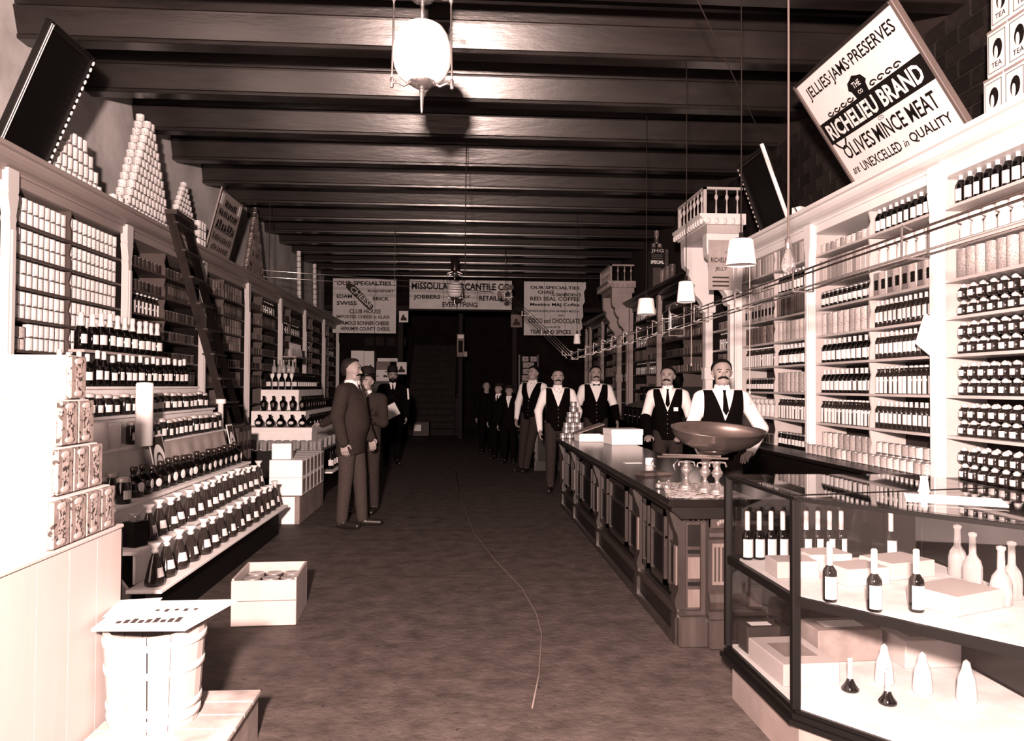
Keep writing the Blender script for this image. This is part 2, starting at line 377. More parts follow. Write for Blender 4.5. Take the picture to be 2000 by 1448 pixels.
# projecting bracket with dentilled cornice and little balustrade between shelf runs
def bracket(y, label, WHITE=WHITE, SHELFW=SHELFW):
    t = thing('balustraded_bracket', label, 'bracket', (3.3, y, 0), group='balustraded brackets on the right wall')
    w = 1.12
    for k, yy in enumerate((.09, w - .09)):
        child('post', MB().cbox(3.20, 3.3, y + yy - .06, y + yy + .06, .84, 2.5, .012).cbox(3.18, 3.32, y + yy - .075, y + yy + .075, 1.55, 1.72, .01).cbox(3.17, 3.33, y + yy - .085, y + yy + .085, 2.44, 2.54, .012), WHITE, t)
    child('back_panel', MB().box(3.6, 3.64, y, y + w, 0, 3.3), MIDBACK, t)
    for z in LEV_R[1:6]: child('shelf', MB().box(3.3, 3.6, y + .02, y + w - .02, z - .024, z), SHELFW, t)
    child('base_cabinet', MB().box(3.05, 3.6, y, y + w, 0, .84), DARKWOOD, t)
    # scrolled corbels: profile in x,z, one on each post
    pr = [(3.3, 2.45), (3.16, 2.45), (3.14, 2.5), (3.15, 2.56), (3.11, 2.62), (3.06, 2.66), (3.03, 2.74), (3.05, 2.80), (3.0, 2.86), (2.96, 2.93), (2.97, 3.0), (2.91, 3.05), (2.90, 3.16), (2.90, 3.30), (3.3, 3.30)]
    for yy in (.015, w - .165):
        child('corbel', MB().prism(pr, 'y', y + yy, y + yy + .15), WHITE, t)
    child('soffit', MB().box(2.90, 3.34, y, y + w, 3.301, 3.40), SHELFW, t)
    child('entablature', MB().prism([(2.88, 3.401), (2.86, 3.43), (2.84, 3.44), (2.84, 3.47), (2.80, 3.50), (2.80, 3.53), (3.36, 3.53), (3.36, 3.401)], 'y', y - .05, y + w + .05), WHITE, t)
    dm = MB().cbox(-.045, 0, -.028, .028, -.05, .02, .012)
    for k in range(13): child('dentil', MB().add([(v[0] + 2.845, v[1] + y - .01 + k * .094, v[2] + 3.452) for v in dm.v], dm.f), WHITE, t)
    for k in range(5): child('dentil', MB().add([(v[0] + 2.92 + k * .1, v[1] + y - .05, v[2] + 3.452) for v in dm.v], dm.f), WHITE, t)
    child('top_rail', MB().box(2.86, 2.90, y, y + w, 3.83, 3.86).box(2.86, 3.34, y, y + .04, 3.83, 3.86), SHELFW, t)
    def bal(x, yy): return MB().lathe([(.012, 3.53), (.012, 3.60), (.008, 3.68), (.008, 3.70), (.022, 3.73), (.022, 3.75), (.008, 3.78), (.012, 3.83)], 8, (x, yy, 0))
    for k in range(7): child('baluster', bal(2.88, y + .14 + k * .15), SHELFW, t)
    for k in range(3): child('baluster', bal(3.02 + k * .13, y + .02), SHELFW, t)
    for (x, yy) in ((2.88, y + .02), (2.88, y + w - .02)): child('corner_baluster', MB().cbox(x - .02, x + .02, yy - .02, yy + .02, 3.53, 3.83, .004), SHELFW, t)
    return t
b1 = bracket(9.0, 'nearer white bracket with balustrade and scrolled corbels on the right wall')
FALLOFFW = mat('falloff_white_paint', .3, .6, .3, noise=(4, .2))  # flash falloff with distance put into the farther bracket's white paint
bracket(14.88, 'farther white bracket with balustrade on the right wall, half in shadow', FALLOFFW, FALLOFFW)
# advertising card hung on the nearer corbel
ac = thing('advertising_card', 'pale jelly advertising card hung on the white corbel', 'sign', (2.92, 9.008, 2.62), (0, 0, 0))
ob('card', MB().box(0, .30, -.006, 0, 0, .60), PAPERG, ac)
letter(ac, 'RICHELIEU', .03, .33, .24, .06, INK, -.008); letter(ac, 'JELLY', .08, .22, .15, .055, INK, -.008)
for z in (.14, .09, .04): ob('print_line', MB().box(.05, .25, -.008, -.0065, z, z + .02), INKL, ac)

# ------------------------------------------------------------------ goods: prototypes (front faces local -y, base at the origin)
P = {}
FRONTLAB = {'slim_bottle', 'tall_slim_bottle', 'dark_bottle', 'round_shoulder_bottle', 'preserve_jar', 'wine_bottle'}
def lat(name, prof, n, ms, mats):
    k = {'slim_bottle': .9, 'tall_slim_bottle': .91, 'dark_bottle': .89, 'round_shoulder_bottle': .865}.get(name, 1)
    prof = [(r, z * k) for r, z in prof]; mb = MB().lathe(prof, n, m=ms)
    if name in FRONTLAB:       # paper label only on the front of the glass
        for j in range(len(prof) - 1):
            for i in range(n):
                a = 2 * math.pi * (i + .5) / n
                if mb.m[j * n + i] == 1 and math.sin(a) > (-.7 if 'round' in name else -.55): mb.m[j * n + i] = 0
    P[name] = mb.mesh(name, mats)
def can(name, r, h, lab, n=12):
    lat(name, [(r * .9, 0), (r, .004), (r, .008), (r * .985, .009), (r * .985, h - .009), (r, h - .008), (r, h - .003), (r * .93, h - .003), (r * .93, h - .006)], n, [1, 1, 0, 0, 0, 1, 1, 1], [lab, TIN])
can('food_can', .0375, .105, CANW); can('picture_can', .0375, .105, CANP)
can('mid_tin', .042, .104, CANM, 10); can('dark_tin', .042, .112, CAND, 10)
can('tall_can', .044, .205, CANR, 12); can('tall_mid_tin', .046, .2, CANM, 10)
can('short_can', .041, .09, CANR, 12); can('shiny_can', .04, .062, TIN, 12)
lat('slim_bottle', [(.026, 0), (.029, .006), (.029, .11), (.029, .15), (.022, .178), (.0125, .19), (.0125, .222), (.016, .224), (.016, .235), (.012, .24)], 10, [0, 1, 1, 0, 0, 0, 2, 2, 2], [BGLASSM, LABELW, FOIL])
lat('tall_slim_bottle', [(.026, 0), (.029, .006), (.029, .05), (.029, .135), (.029, .16), (.016, .195), (.0125, .2), (.0125, .23), (.0125, .238)], 10, [0, 0, 1, 0, 0, 2, 2, 2], [BGLASSM, LABELW, FOIL])
lat('dark_bottle', [(.032, 0), (.036, .006), (.036, .03), (.036, .12), (.036, .15), (.018, .19), (.014, .195), (.014, .232), (.016, .235), (.016, .242)], 12, [0, 0, 1, 0, 0, 2, 2, 2, 2], [BGLASS, LABELW, FOIL])
lat('round_shoulder_bottle', [(.028, 0), (.036, .01), (.04, .022), (.04, .066), (.036, .08), (.02, .095), (.017, .099), (.023, .106), (.014, .12), (0, .129)], 14, [0, 0, 1, 0, 0, 2, 2, 2, 2], [BGLASSM, LABELW, CERAM])
lat('stoneware_jar', [(.034, 0), (.04, .01), (.04, .1), (.028, .125), (.028, .13), (.05, .14), (.056, .165), (.05, .185), (.03, .195), (0, .197)], 12, 0, [CERAM])
lat('preserve_jar', [(.034, 0), (.038, .005), (.038, .03), (.038, .085), (.038, .115), (.032, .13), (.036, .131), (.036, .15), (.03, .152)], 12, [0, 0, 1, 0, 0, 2, 2, 2], [JARF, LABELW, TIN])
P['carton'] = MB().cbox(-.036, .036, -.04, .04, 0, .2, .003).mesh('carton', CANR)
P['window_carton'] = MB().cbox(-.045, .045, -.04, .04, 0, .19, .003, 0).box(-.027, .027, -.0415, -.04, .05, .13, 1).mesh('window_carton', [CANR, INK])
P['dark_carton'] = MB().cbox(-.05, .05, -.045, .045, 0, .18, .003, 0).box(-.035, .035, -.0465, -.045, .05, .14, 1).mesh('dark_carton', [KRAFT, CANM])
P['flat_carton'] = MB().cbox(-.04, .04, -.045, .045, 0, .106, .003, 0).mesh('flat_carton', CANM)
P['upright_book_carton'] = MB().cbox(-.022, .022, -.06, .06, 0, .2, .003, 0).mesh('slim_carton', CANM)
ORD = ['eighth', 'seventh', 'sixth', 'fifth', 'fourth', 'third', 'second', 'first']
NTH = 'first second third fourth fifth sixth seventh eighth ninth tenth eleventh twelfth thirteenth fourteenth fifteenth sixteenth seventeenth eighteenth nineteenth twentieth'.split() + ['%dth' % i for i in range(21, 90)]
def row(kind, name, look, cat, sg, y0, y1, z, where, step=.085, rows=1, stack=1, h=.115, rd=.045, skip=0.0, turn=None, depth0=.0, jit=.003):
    """one shelf row; every item is its own object, counted from the left of the picture"""
    n = max(1, int(round((y1 - y0) / step))); dy = (y1 - y0) / n
    grp = '%s, %s' % (name.replace('_', ' '), where)
    boxy = 'carton' in kind
    if turn is None: turn = .015 if boxy else .15
    if boxy: jit = .001
    for i in range(n):
        for r in range(rows):
            for k in range(stack):
                x = sg * (3.3 + .03 + rd + depth0 + r * 2.02 * rd + random.uniform(-jit, jit))
                nth = NTH[i if sg < 0 else n - 1 - i]
                lk = (('lower ', 'upper ', 'topmost ')[k] if stack > 1 else '') + ('rear ' if r else '') + look
                ob(name, P[kind], None, None, (x, y0 + dy * (i + .5) + random.uniform(-jit, jit), z + k * h + .0005), (0, 0, -sg * math.pi / 2 + random.uniform(-turn, turn)), '%s %s from left, %s' % (lk, nth, where), cat, grp)
# ---- left wall, bay nearest the camera: cans two high
ya, ym, yb = LP[1] + .05, (LP[1] + LP[2]) / 2, LP[2] - .05
for li, (ka, kb) in {7: ('food_can', 'picture_can'), 6: ('food_can', 'picture_can'), 5: ('food_can', 'food_can'), 4: ('food_can', 'food_can'), 3: ('food_can', 'food_can')}.items():
    for half, k, a, b in (('left half', ka, ya, ym - .015), ('right half', kb, ym + .015, yb)):
        if li == 3 and half == 'left half':
            row('short_can', 'small_can', 'short can', 'can', -1, a, a + .34, LEV_L[li], '%s shelf down, left end of nearest left bay' % ORD[li], .085, h=.092, rd=.042, stack=2)
            a += .36
        row(k, 'food_can', 'white can' if k == 'food_can' else 'picture can', 'can', -1, a, b, LEV_L[li], '%s shelf down, %s of nearest left bay' % (ORD[li], half), .079, stack=2, h=.1055, rd=.0375)
KN = {'dark_tin': ('dark_tin', 'dark tin', 'tin'), 'mid_tin': ('labelled_tin', 'grey tin', 'tin'), 'tall_mid_tin': ('labelled_tin', 'tall grey tin', 'tin'), 'dark_carton': ('dark_carton', 'dark carton', 'carton'), 'slim_bottle': ('slim_bottle', 'slim bottle', 'bottle'), 'flat_carton': ('small_carton', 'small carton', 'carton'), 'upright_book_carton': ('slim_carton', 'slim carton', 'carton'),
      'dark_bottle': ('labelled_bottle', 'labelled dark bottle', 'bottle'), 'stoneware_jar': ('stoneware_jar', 'white stoneware jar', 'jar'), 'tall_can': ('tall_can', 'tall white can', 'can'), 'round_shoulder_bottle': ('round_bottle', 'squat bottle', 'bottle'),
      'short_can': ('small_can', 'short can', 'can'), 'carton': ('white_carton', 'pale carton', 'carton'), 'window_carton': ('white_carton', 'dark-square carton', 'carton'), 'preserve_jar': ('preserve_jar', 'dark preserve jar', 'jar'), 'tall_slim_bottle': ('slim_bottle', 'slender bottle', 'bottle')}
LB = ['second', 'third', 'fourth', 'fifth', 'sixth', 'seventh']
for bi in range(6):
    y0, y1 = LP[bi + 2] + .05, LP[bi + 3] - .05; ymid = (y0 + y1) / 2
    for li in range(2, 8):
        for half, a, b in (('left half', y0, ymid - .02), ('right half', ymid + .02, y1)):
            k = random.choice(['dark_tin', 'dark_carton', 'mid_tin', 'dark_tin', 'slim_bottle', 'flat_carton'] if bi else ['dark_tin', 'dark_carton', 'dark_tin', 'dark_carton', 'slim_bottle'])
            nm, lk, ct = KN[k]; stp = (.105, .115, .135, .17, .21, .25)[bi]
            row(k, nm, lk, ct, -1, a, b, LEV_L[li], '%s shelf down, %s of %s left bay' % (ORD[li], half, LB[bi]), stp, stack=2 if k in ('mid_tin', 'flat_carton') and bi < 2 else 1, h=.1045 if k == 'mid_tin' else .1065, rd=.046)
def rr(k, li, half, step, **kw):
    nm, lk, ct = KN[k]; a, b = HALF[half]
    row(k, nm, lk, ct, 1, a, b, LEV_R[li], '%s shelf down, %s of %s' % (ORD[li], half, BAY) if half != 'all' else '%s shelf down, %s' % (ORD[li], BAY), step, **kw)
# ---- right wall, bay at the right edge of the photograph
BAY = 'right edge bay'; HALF = {'all': (4.05, 5.03)}
rr('dark_bottle', 7, 'all', .088, rows=2, rd=.037); rr('stoneware_jar', 6, 'all', .124, rd=.057); rr('tall_can', 5, 'all', .1, rd=.046)
for li in range(5): rr('round_shoulder_bottle', li, 'all', .103, stack=2, rows=2, h=.1115, rd=.0455)
def halves(p0, p1):
    y0, y1 = p0 + .05, p1 - .05; m = (y0 + y1) / 2; return {'right half': (y0, m - .02), 'left half': (m + .02, y1)}
# ---- the bright bay beside it
BAY = 'bright right bay'; HALF = halves(RP[1], RP[2])
for k, li, hf, stp, rd in (('dark_bottle', 7, 0, .08, .037), ('short_can', 7, 1, .088, .043), ('stoneware_jar', 6, 0, .124, .057), ('carton', 6, 1, .076, .042), ('window_carton', 5, 0, .096, .042), ('preserve_jar', 5, 1, .08, .039),
                           ('tall_slim_bottle', 4, 0, .066, .03), ('tall_can', 4, 1, .098, .047), ('tall_slim_bottle', 3, 0, .066, .03), ('dark_bottle', 3, 1, .09, .037), ('slim_bottle', 2, 0, .067, .03), ('dark_bottle', 2, 1, .085, .037),
                           ('tall_slim_bottle', 1, 0, .066, .03), ('slim_bottle', 1, 1, .067, .03), ('tall_can', 0, 1, .098, .047)):
    rr(k, li, ('right half', 'left half')[hf], stp, rd=rd)
rr('short_can', 0, 'right half', .088, rd=.043, stack=2, h=.091)
BAY = 'ledge of bright right bay'
row('short_can', 'small_can', 'short can', 'can', 1, RP[1] + .05, RP[2] - .05, LEV_R[0], 'on the ledge front of bright right bay', .09, depth0=-.13, rd=.043)
# ---- and the next one
BAY = 'third right bay'; HALF = halves(RP[2], RP[3])
for k, li, hf, stp, rd in (('carton', 7, 0, .08, .042), ('carton', 7, 1, .08, .042), ('dark_bottle', 6, 0, .085, .037), ('upright_book_carton', 5, 0, .052, .06), ('window_carton', 5, 1, .098, .042), ('tall_can', 4, 0, .1, .047), ('tall_mid_tin', 4, 1, .1, .047),
                           ('dark_bottle', 3, 0, .088, .037), ('slim_bottle', 3, 1, .066, .03), ('tall_can', 2, 0, .1, .047), ('preserve_jar', 2, 1, .082, .039), ('slim_bottle', 1, 0, .066, .03), ('stoneware_jar', 1, 1, .12, .057), ('preserve_jar', 0, 0, .082, .039), ('dark_tin', 0, 1, .09, .043)):
    rr(k, li, ('right half', 'left half')[hf], stp, rd=rd)
rr('short_can', 6, 'left half', .09, rd=.043, stack=2, h=.091)
# ---- under the nearer bracket and the dim far runs
for li in range(1, 6):
    k = ['slim_bottle', 'dark_tin', 'tall_mid_tin', 'slim_bottle', 'mid_tin'][li - 1]; nm, lk, ct = KN[k]
    row(k, nm, lk, ct, 1, 9.25, 9.9, LEV_R[li], '%s shelf down under the nearer bracket' % ORD[li], .1, rd=.047)
for run, posts, stp in (('fifth', RP2[:2], .135), ('sixth', RP2[1:], .135), ('eighth', RP3[:2], .2), ('ninth', RP3[1:3], .2)):
    BAY = run + ' right bay'; HALF = halves(*posts)
    for li in range(3 if run == 'fifth' else 1, 8):
        for half in ('right half', 'left half'):
            k = random.choice(['dark_tin', 'dark_carton', 'mid_tin', 'slim_bottle', 'flat_carton', 'upright_book_carton'])
            rr(k, li, half, stp if k != 'upright_book_carton' else stp * .7, rd=.05 if 'book' not in k else .06)
# dark spice-bin cabinet on the ledge behind the clerks
bc = thing('bin_cabinet', 'dark bin cabinet with slanted lids behind the clerks', 'cabinet', (2.9, 11.3, 0))
child('body', MB().prism([(2.66, .86), (2.66, 1.12), (2.92, 1.22), (2.92, 1.46), (3.22, 1.46), (3.22, .86)], 'y', 10.2, 12.55), BLACK, bc)
child('plinth', MB().box(2.70, 2.965, 10.2, 12.55, 0, .86), BLACK, bc)
for k in range(7):
    y = 10.24 + k * .33
    ld = child('slanted_lid', MB().prism([(2.645, 1.125), (2.645, 1.14), (2.90, 1.238), (2.90, 1.223)], 'y', y, y + .3), DARKWOOD, bc)
    for z0, z1 in ((.88, 1.1),): child('drawer', MB().cbox(2.645, 2.66, y, y + .3, z0, z1, .004), DARKWOOD, bc)
    child('drawer', MB().cbox(2.905, 2.92, y, y + .3, 1.24, 1.44, .004), DARKWOOD, bc)
    child('knob', MB().ell((2.635, y + .15, 1.0), (.014, .014, .014), 8, 6), BRASS, bc)
    child('knob', MB().ell((2.895, y + .15, 1.34), (.014, .014, .014), 8, 6), BRASS, bc)
# ------------------------------------------------------------------ service counter on the right
def counter(label, x0, x1, y0, y1, brk, full=True):
    t = thing('store_counter', label, 'counter', ((x0 + x1) / 2, (y0 + y1) / 2, 0))
    fx = x0 + .10
    child('top', MB().prism([(x0, .80), (x0 - .012, .815), (x0, .84), (x1, .84), (x1, .80)], 'y', y0 - .16, y1 + .05), COUNTERTOP, t)
    child('top_moulding', MB().prism([(x0 + .02, .799), (x0 + .015, .775), (x0 + .05, .755), (x0 + .07, .73), (x1 - .02, .73), (x1 - .02, .799)], 'y', y0 - .13, y1 + .03), DARKWOOD, t)
    child('body', MB().box(fx + .025, x1 - .05, y0 + .02, y1, .02, .73), BLACK, t)
    child('plinth', MB().box(fx - .005, x1 - .04, y0 - .005, y1, 0, .16), DARKWOOD, t)
    child('plinth_moulding', MB().prism([(fx - .02, .16), (fx - .025, .175), (fx - .005, .20), (fx + .03, .20), (fx + .03, .16)], 'y', y0 - .02, y1), TRIMWOOD, t)
    child('foot_rail', MB().prism([(fx - .03, 0), (fx - .03, .03), (fx - .006, .045), (fx - .006, 0)], 'y', y0, y1), TRIMWOOD, t)
    # scrolled consoles on the front
    prof = [(fx + .03, .03), (fx - .028, .03), (fx - .028, .15), (fx - .012, .17), (fx - .024, .21), (fx - .03, .25), (fx - .018, .29), (fx - .01, .31), (fx - .01, .58), (fx - .016, .62), (fx - .035, .66), (fx - .05, .71), (fx - .06, .74), (fx - .05, .752), (fx + .03, .752)]
    for y in brk:
        child('console', MB().prism(prof, 'y', y - .045, y + .045), TRIMWOOD, t)
        child('console_fillet', MB().box(fx - .018, fx - .01, y - .022, y + .022, .33, .55), CARVEDL, t)
    # framed panels, narrow - wide - narrow in each bay
    for i in range(len(brk) - 1):
        a, b = brk[i] + .06, brk[i + 1] - .06; L = b - a
        for (p, q) in ((0, .22), (.27, .73), (.78, 1)):
            u, v = a + p * L + .015, a + q * L - .015
            fr = child('panel_frame', MB().box(fx, fx + .03, u, u + .03, .25, .70).box(fx, fx + .03, v - .03, v, .25, .70).box(fx, fx + .03, u, v, .25, .285).box(fx, fx + .03, u, v, .665, .70).box(fx + .006, fx + .03, u, v, .53, .545), TRIMWOOD, t)
            child('panel', MB().cbox(fx + .012, fx + .028, u + .035, v - .035, .295, .525, .008), BLACK, t)
    if full:
        # carved end facing the camera
        ey = y0
        child('end_panel', MB().box(x0 + .12, x1 - .06, ey, ey + .02, .16, .73), CARVED, t)
        for cx, w in ((x0 + .17, .042), (x1 - .17, .042)):
            child('end_pilaster', MB().cbox(cx - w, cx + w, ey - .03, ey, .20, .70, .006), CARVED, t)
            for z0, z1, mm in ((.22, .32, CARVEDL), (.34, .36, BLACK), (.38, .50, CARVEDL), (.52, .54, BLACK), (.56, .68, DARKWOOD)):
                child('inlay', MB().box(cx - w + .008, cx + w - .008, ey - .036, ey - .03, z0, z1), mm, t)
        for cx in (x0 + .315,):
            w = .068
            child('scroll_pilaster', MB().prism([(ey, .16), (ey - .06, .16), (ey - .06, .2), (ey - .075, .22), (ey - .085, .26), (ey - .07, .3), (ey - .05, .32), (ey - .055, .6), (ey - .075, .62), (ey - .07, .64), (ey - .08, .66), (ey - .085, .73), (ey, .73)], 'x', cx - w, cx + w), CARVED, t)
            fp = child('fluted_panel', MB().box(cx - w + .02, cx + w - .02, ey - .063, ey - .05, .35, .58), CARVEDL, t)
            for k in range(4): ob('flute', MB().box(cx - .038 + k * .022, cx - .028 + k * .022, ey - .066, ey - .063, .37, .56), CARVED, fp)
            cp = child('carved_leaf_block', MB().cbox(cx - w, cx + w, ey - .10, ey - .05, .665, .735, .008), CARVED, t)
            for k in range(5):
                a = R_(-60 + 30 * k); ob('carved_leaf', MB().ell((cx + math.sin(a) * .032, ey - .102, .685 + math.cos(a) * .024), (.011, .008, .016), 8, 6), CARVEDL, cp)
        child('end_plinth', MB().cbox(x0 + .08, x0 + .25, ey - .06, ey, 0, .17, .01).cbox(x0 + .24, x0 + .4, ey - .10, ey, 0, .16, .01).box(x0 + .1, x1 - .06, ey - .03, ey, 0, .15), CARVED, t)
        for k in range(8): child('drip_ornament', MB().prism([(-.015, .73), (.015, .73), (0, .705)], 'y', ey - .05, ey - .035).add([], []) if False else MB().prism([(x0 + .13 + k * .03 - .015, .73), (x0 + .13 + k * .03 + .015, .73), (x0 + .13 + k * .03, .70)], 'y', ey - .055, ey - .04), CARVED, t)
    return t
counter('long dark panelled store counter with carved end, nearer of the two', 1.125, 1.82, 4.28, 9.35, [4.32, 5.27, 6.87, 8.32, 9.30])
counter('farther dark panelled counter beyond the gap in the counters', 1.16, 1.85, 13.2, 19.5, [13.25, 14.8, 16.35, 17.9, 19.45], False)

# things on the counter
CT = .8405
ps = ob('newspaper_sheet', MB().add([(1.14, 4.20, CT), (1.60, 4.20, CT), (1.60, 4.80, CT), (1.26, 4.86, CT), (1.14, 4.20, CT + .002), (1.60, 4.20, CT + .002), (1.60, 4.80, CT + .002), (1.26, 4.86, CT + .002)], [(3, 2, 1, 0), (4, 5, 6, 7), (0, 1, 5, 4), (1, 2, 6, 5), (2, 3, 7, 6), (3, 0, 4, 7)]), mat('printed_newspaper', .5, .8, .1, marks=(30, .52, .12)), label='printed paper sheet under the scale on the counter', cat='paper')
sc = thing('counter_scale', 'brass counter scale with wide scoop pan', 'scale', (1.45, 4.45, CT + .0025))
def pan():
    m = MB(); n = 28; rg = [(0, 0), (.3, .002), (.55, .013), (.75, .034), (.88, .06), (.96, .088), (1, .115), (1.015, .118), (.985, .114), (.94, .09), (.86, .064), (.73, .04), (.53, .02), (.28, .009), (0, .007)]
    vs = []; fs = []
    for (r, z) in rg:
        for i in range(n):
            a = 2 * math.pi * i / n; c, s_ = math.cos(a), math.sin(a)
            lip = 1 + .12 * max(0, c) ** 3
            vs.append((.27 * r * c * lip, .17 * r * s_, z * 1.1 - .012 * r * c))
    for j in range(len(rg) - 1):
        for i in range(n): fs.append((j * n + i, j * n + (i + 1) % n, (j + 1) * n + (i + 1) % n, (j + 1) * n + i))
    m.add(vs, fs, 0, True); return m
pn = ob('scoop_pan', pan(), PANM, sc, (.05, .06, .235), (R_(13), 0, 0))
ob('pan_bowl', MB().lathe([(.0, .205), (.06, .207), (.10, .222), (.105, .236), (.0, .237)], 20), BRASSD, sc, (.05, .06, 0))
ob('beam', MB().bar((-.28, .12, .19), (.10, -.04, .192), .016, .010).bar((-.24, .15, .20), (.08, .03, .20), .010, .008), BRASSD, sc)
for (x, y, h) in ((-.12, .06, .17), (-.045, -.06, .175), (.0, -.14, .185)):
    pd = ob('pedestal', MB().lathe([(.055, 0), (.056, .008), (.045, .014), (.047, .02), (.036, .03), (.028, .045), (.016, .06), (.01, .075), (.014, .08), (.012, .088), (.026, .10), (.033, .118), (.030, .124), (.02, .14), (.016, h - .02), (.024, h - .01), (.03, h - .004), (.01, h)], 18, (x, y, 0)), BRASS, sc)
    ob('arm', MB().tube([(x - .05, y - .01, h - .03), (x - .045, y, h - .008), (x, y, h - .002), (x + .045, y, h - .008), (x + .05, y - .01, h - .032)], .006, 6), BRASS, pd)
for k, (x, y) in enumerate(((-.2, .16), (-.27, .12), (-.235, .07))):
    ob('weight', MB().lathe([(.02, 0), (.022, .004), (.022, .022), (.016, .03), (.006, .033), (.009, .042), (0, .048)], 12, (x, y, 0)), BRASS, sc)
ob('hanger_chain', MB().tube([(-.16, .1, .17), (-.19, .09, .14), (-.18, .09, .11)], .005, 6).tube([(-.3, .12, .175), (-.32, .11, .15), (-.3, .1, .13)], .006, 6), BRASS, sc)
# paper bags, string box and cups beside the scale
ob('paper_bag_pile', MB().cbox(-.11, .11, -.07, .07, 0, .008, .002).cbox(-.10, .11, -.075, .065, .008, .014, .002).cbox(-.11, .09, -.07, .06, .014, .02, .002), KRAFT, None, (1.33, 5.3, CT), (0, 0, .3), label='flat pile of dark paper bags behind the scale', cat='paper bags')
ob('tape_roll', MB().lathe([(.012, 0), (.03, 0), (.032, .01), (.032, .05), (.03, .055), (.012, .055), (.012, 0)], 16), PAPER, None, (1.46, 5.95, CT), label='small white roll on the counter left of the scale', cat='roll')
ob('paper_slip', MB().cbox(-.07, .07, -.03, .03, 0, .003, .001), PAPER, None, (1.36, 6.1, CT), (0, 0, .1), label='narrow white paper slip lying on the dark counter top', cat='paper')
# white boxes and can pyramid at the far end of the counter
wb = thing('white_box', 'closed white cardboard box on the counter, right of the open one', 'box', (1.83 - .12, 8.15, CT), (0, 0, .12))
ob('body', MB().cbox(-.17, .17, -.15, .15, 0, .15, .004), PAPER, wb); ob('lid', MB().cbox(-.175, .175, -.155, .155, .10, .165, .004), CARTON, wb)
ob_ = thing('open_box', 'shallow open white box with raised lid on the counter', 'box', (1.42, 8.55, CT), (0, 0, .05))
ob('tray', MB().box(-.15, .15, -.13, .13, 0, .006).box(-.15, .15, -.13, -.124, 0, .075).box(-.15, .15, .124, .13, 0, .075).box(-.15, -.144, -.13, .13, 0, .075).box(.144, .15, -.13, .13, 0, .075), CARTON, ob_)
ob('raised_lid', MB().bar((-.15, .10, .085), (.16, .10, .19), .26, .012), CARDBD, ob_)
shm = P['shiny_can']
n = 0
for lv, cnt in enumerate(((4, 3), (3, 3), (3, 2), (2, 2), (2, 1), (1, 1), (1, 0))):
    for r in range(2):
        for i in range(cnt[r]):
            n += 1
            ob('shiny_can', shm, None, None, (1.30 + (i - (cnt[r] - 1) / 2) * .082, 9.05 + (r - .5) * .083, CT + lv * .0625), (0, 0, .3 * n), 'shiny tin, %s layer, %s row, %s from left of counter pyramid' % (NTH[lv], ('front', 'back')[r], NTH[i]), 'can', 'shiny cans in the counter pyramid')
# ledger/desk box on farther counter beside the leaning clerk
ob('dark_desk_box', MB().prism([(0, 0), (0, .22), (.04, .24), (.28, .1), (.28, 0)], 'x', -.16, .16), BLACK, None, (1.42, 13.25, CT), label='dark sloping box on the end of the farther counter', cat='box')

# ------------------------------------------------------------------ glass showcase in the right foreground
CASE = [(1.25, 3.56), (1.26, 2.85), (2.33, 1.43), (2.90, 1.86), (2.20, 2.80), (2.20, 3.56)]
ca = thing('glass_showcase', 'angled glass showcase with dark wooden frame in the right foreground', 'showcase', (1.8, 2.8, 0))
def poly(inset):
    c = Vector((1.95, 2.75)); out = []
    n = len(CASE)
    for i in range(n):
        a, b, d = Vector(CASE[i - 1]), Vector(CASE[i]), Vector(CASE[(i + 1) % n])
        e1 = (b - a).normalized(); e2 = (d - b).normalized()
        n1 = Vector((-e1.y, e1.x)); n2 = Vector((-e2.y, e2.x))
        bis = (n1 + n2); k = inset / max(.3, (1 + n1.dot(n2)) / 1); out.append(tuple(b + bis * k))
    return out
child('skirt', MB().prism(poly(.015), 'z', 0, .185), mat('showcase_skirt', .16, .5, .3, noise=(5, .25)), ca)
child('base_moulding', MB().prism(poly(-.03), 'z', .185, .205).prism(poly(-.015), 'z', .205, .225).prism(poly(0), 'z', .225, .238), BLACK, ca)
child('deck', MB().prism(poly(.015), 'z', .238, .25), CPAPER, ca)
child('middle_shelf', MB().prism(poly(.04), 'z', .645, .655), CPAPER, ca)
for i, (x, y) in enumerate(CASE):
    child('corner_post', MB().cbox(x - .016, x + .016, y - .016, y + .016, .238, 1.03, .004), BLACK, ca)
for i in range(len(CASE)):
    a, b = CASE[i], CASE[(i + 1) % len(CASE)]
    child('top_edge', MB().bar((*a, 1.028), (*b, 1.028), .014, .014), BLACK, ca)
    if i != 3: child('shelf_rail', MB().bar((*a, .645), (*b, .645), .02, .035), BLACK, ca)
    if i in (0, 1, 2, 5, 4, 3):
        child('pane', MB().bar((a[0], a[1], .64), (b[0], b[1], .64), .004, .77), GLASS, ca)
child('top_pane', MB().prism(poly(.004), 'z', 1.036, 1.042), GLASS, ca)
child('top_seam', MB().bar((1.26, 2.85, 1.043), (2.2, 3.06, 1.043), .008, .003), BLACK, ca)
child('back_doors', MB().bar((2.18, 2.86, .64), (2.18, 3.52, .64), .012, .74).bar((2.84, 1.92, .64), (2.24, 2.74, .64), .012, .74), DARKWOOD, ca)
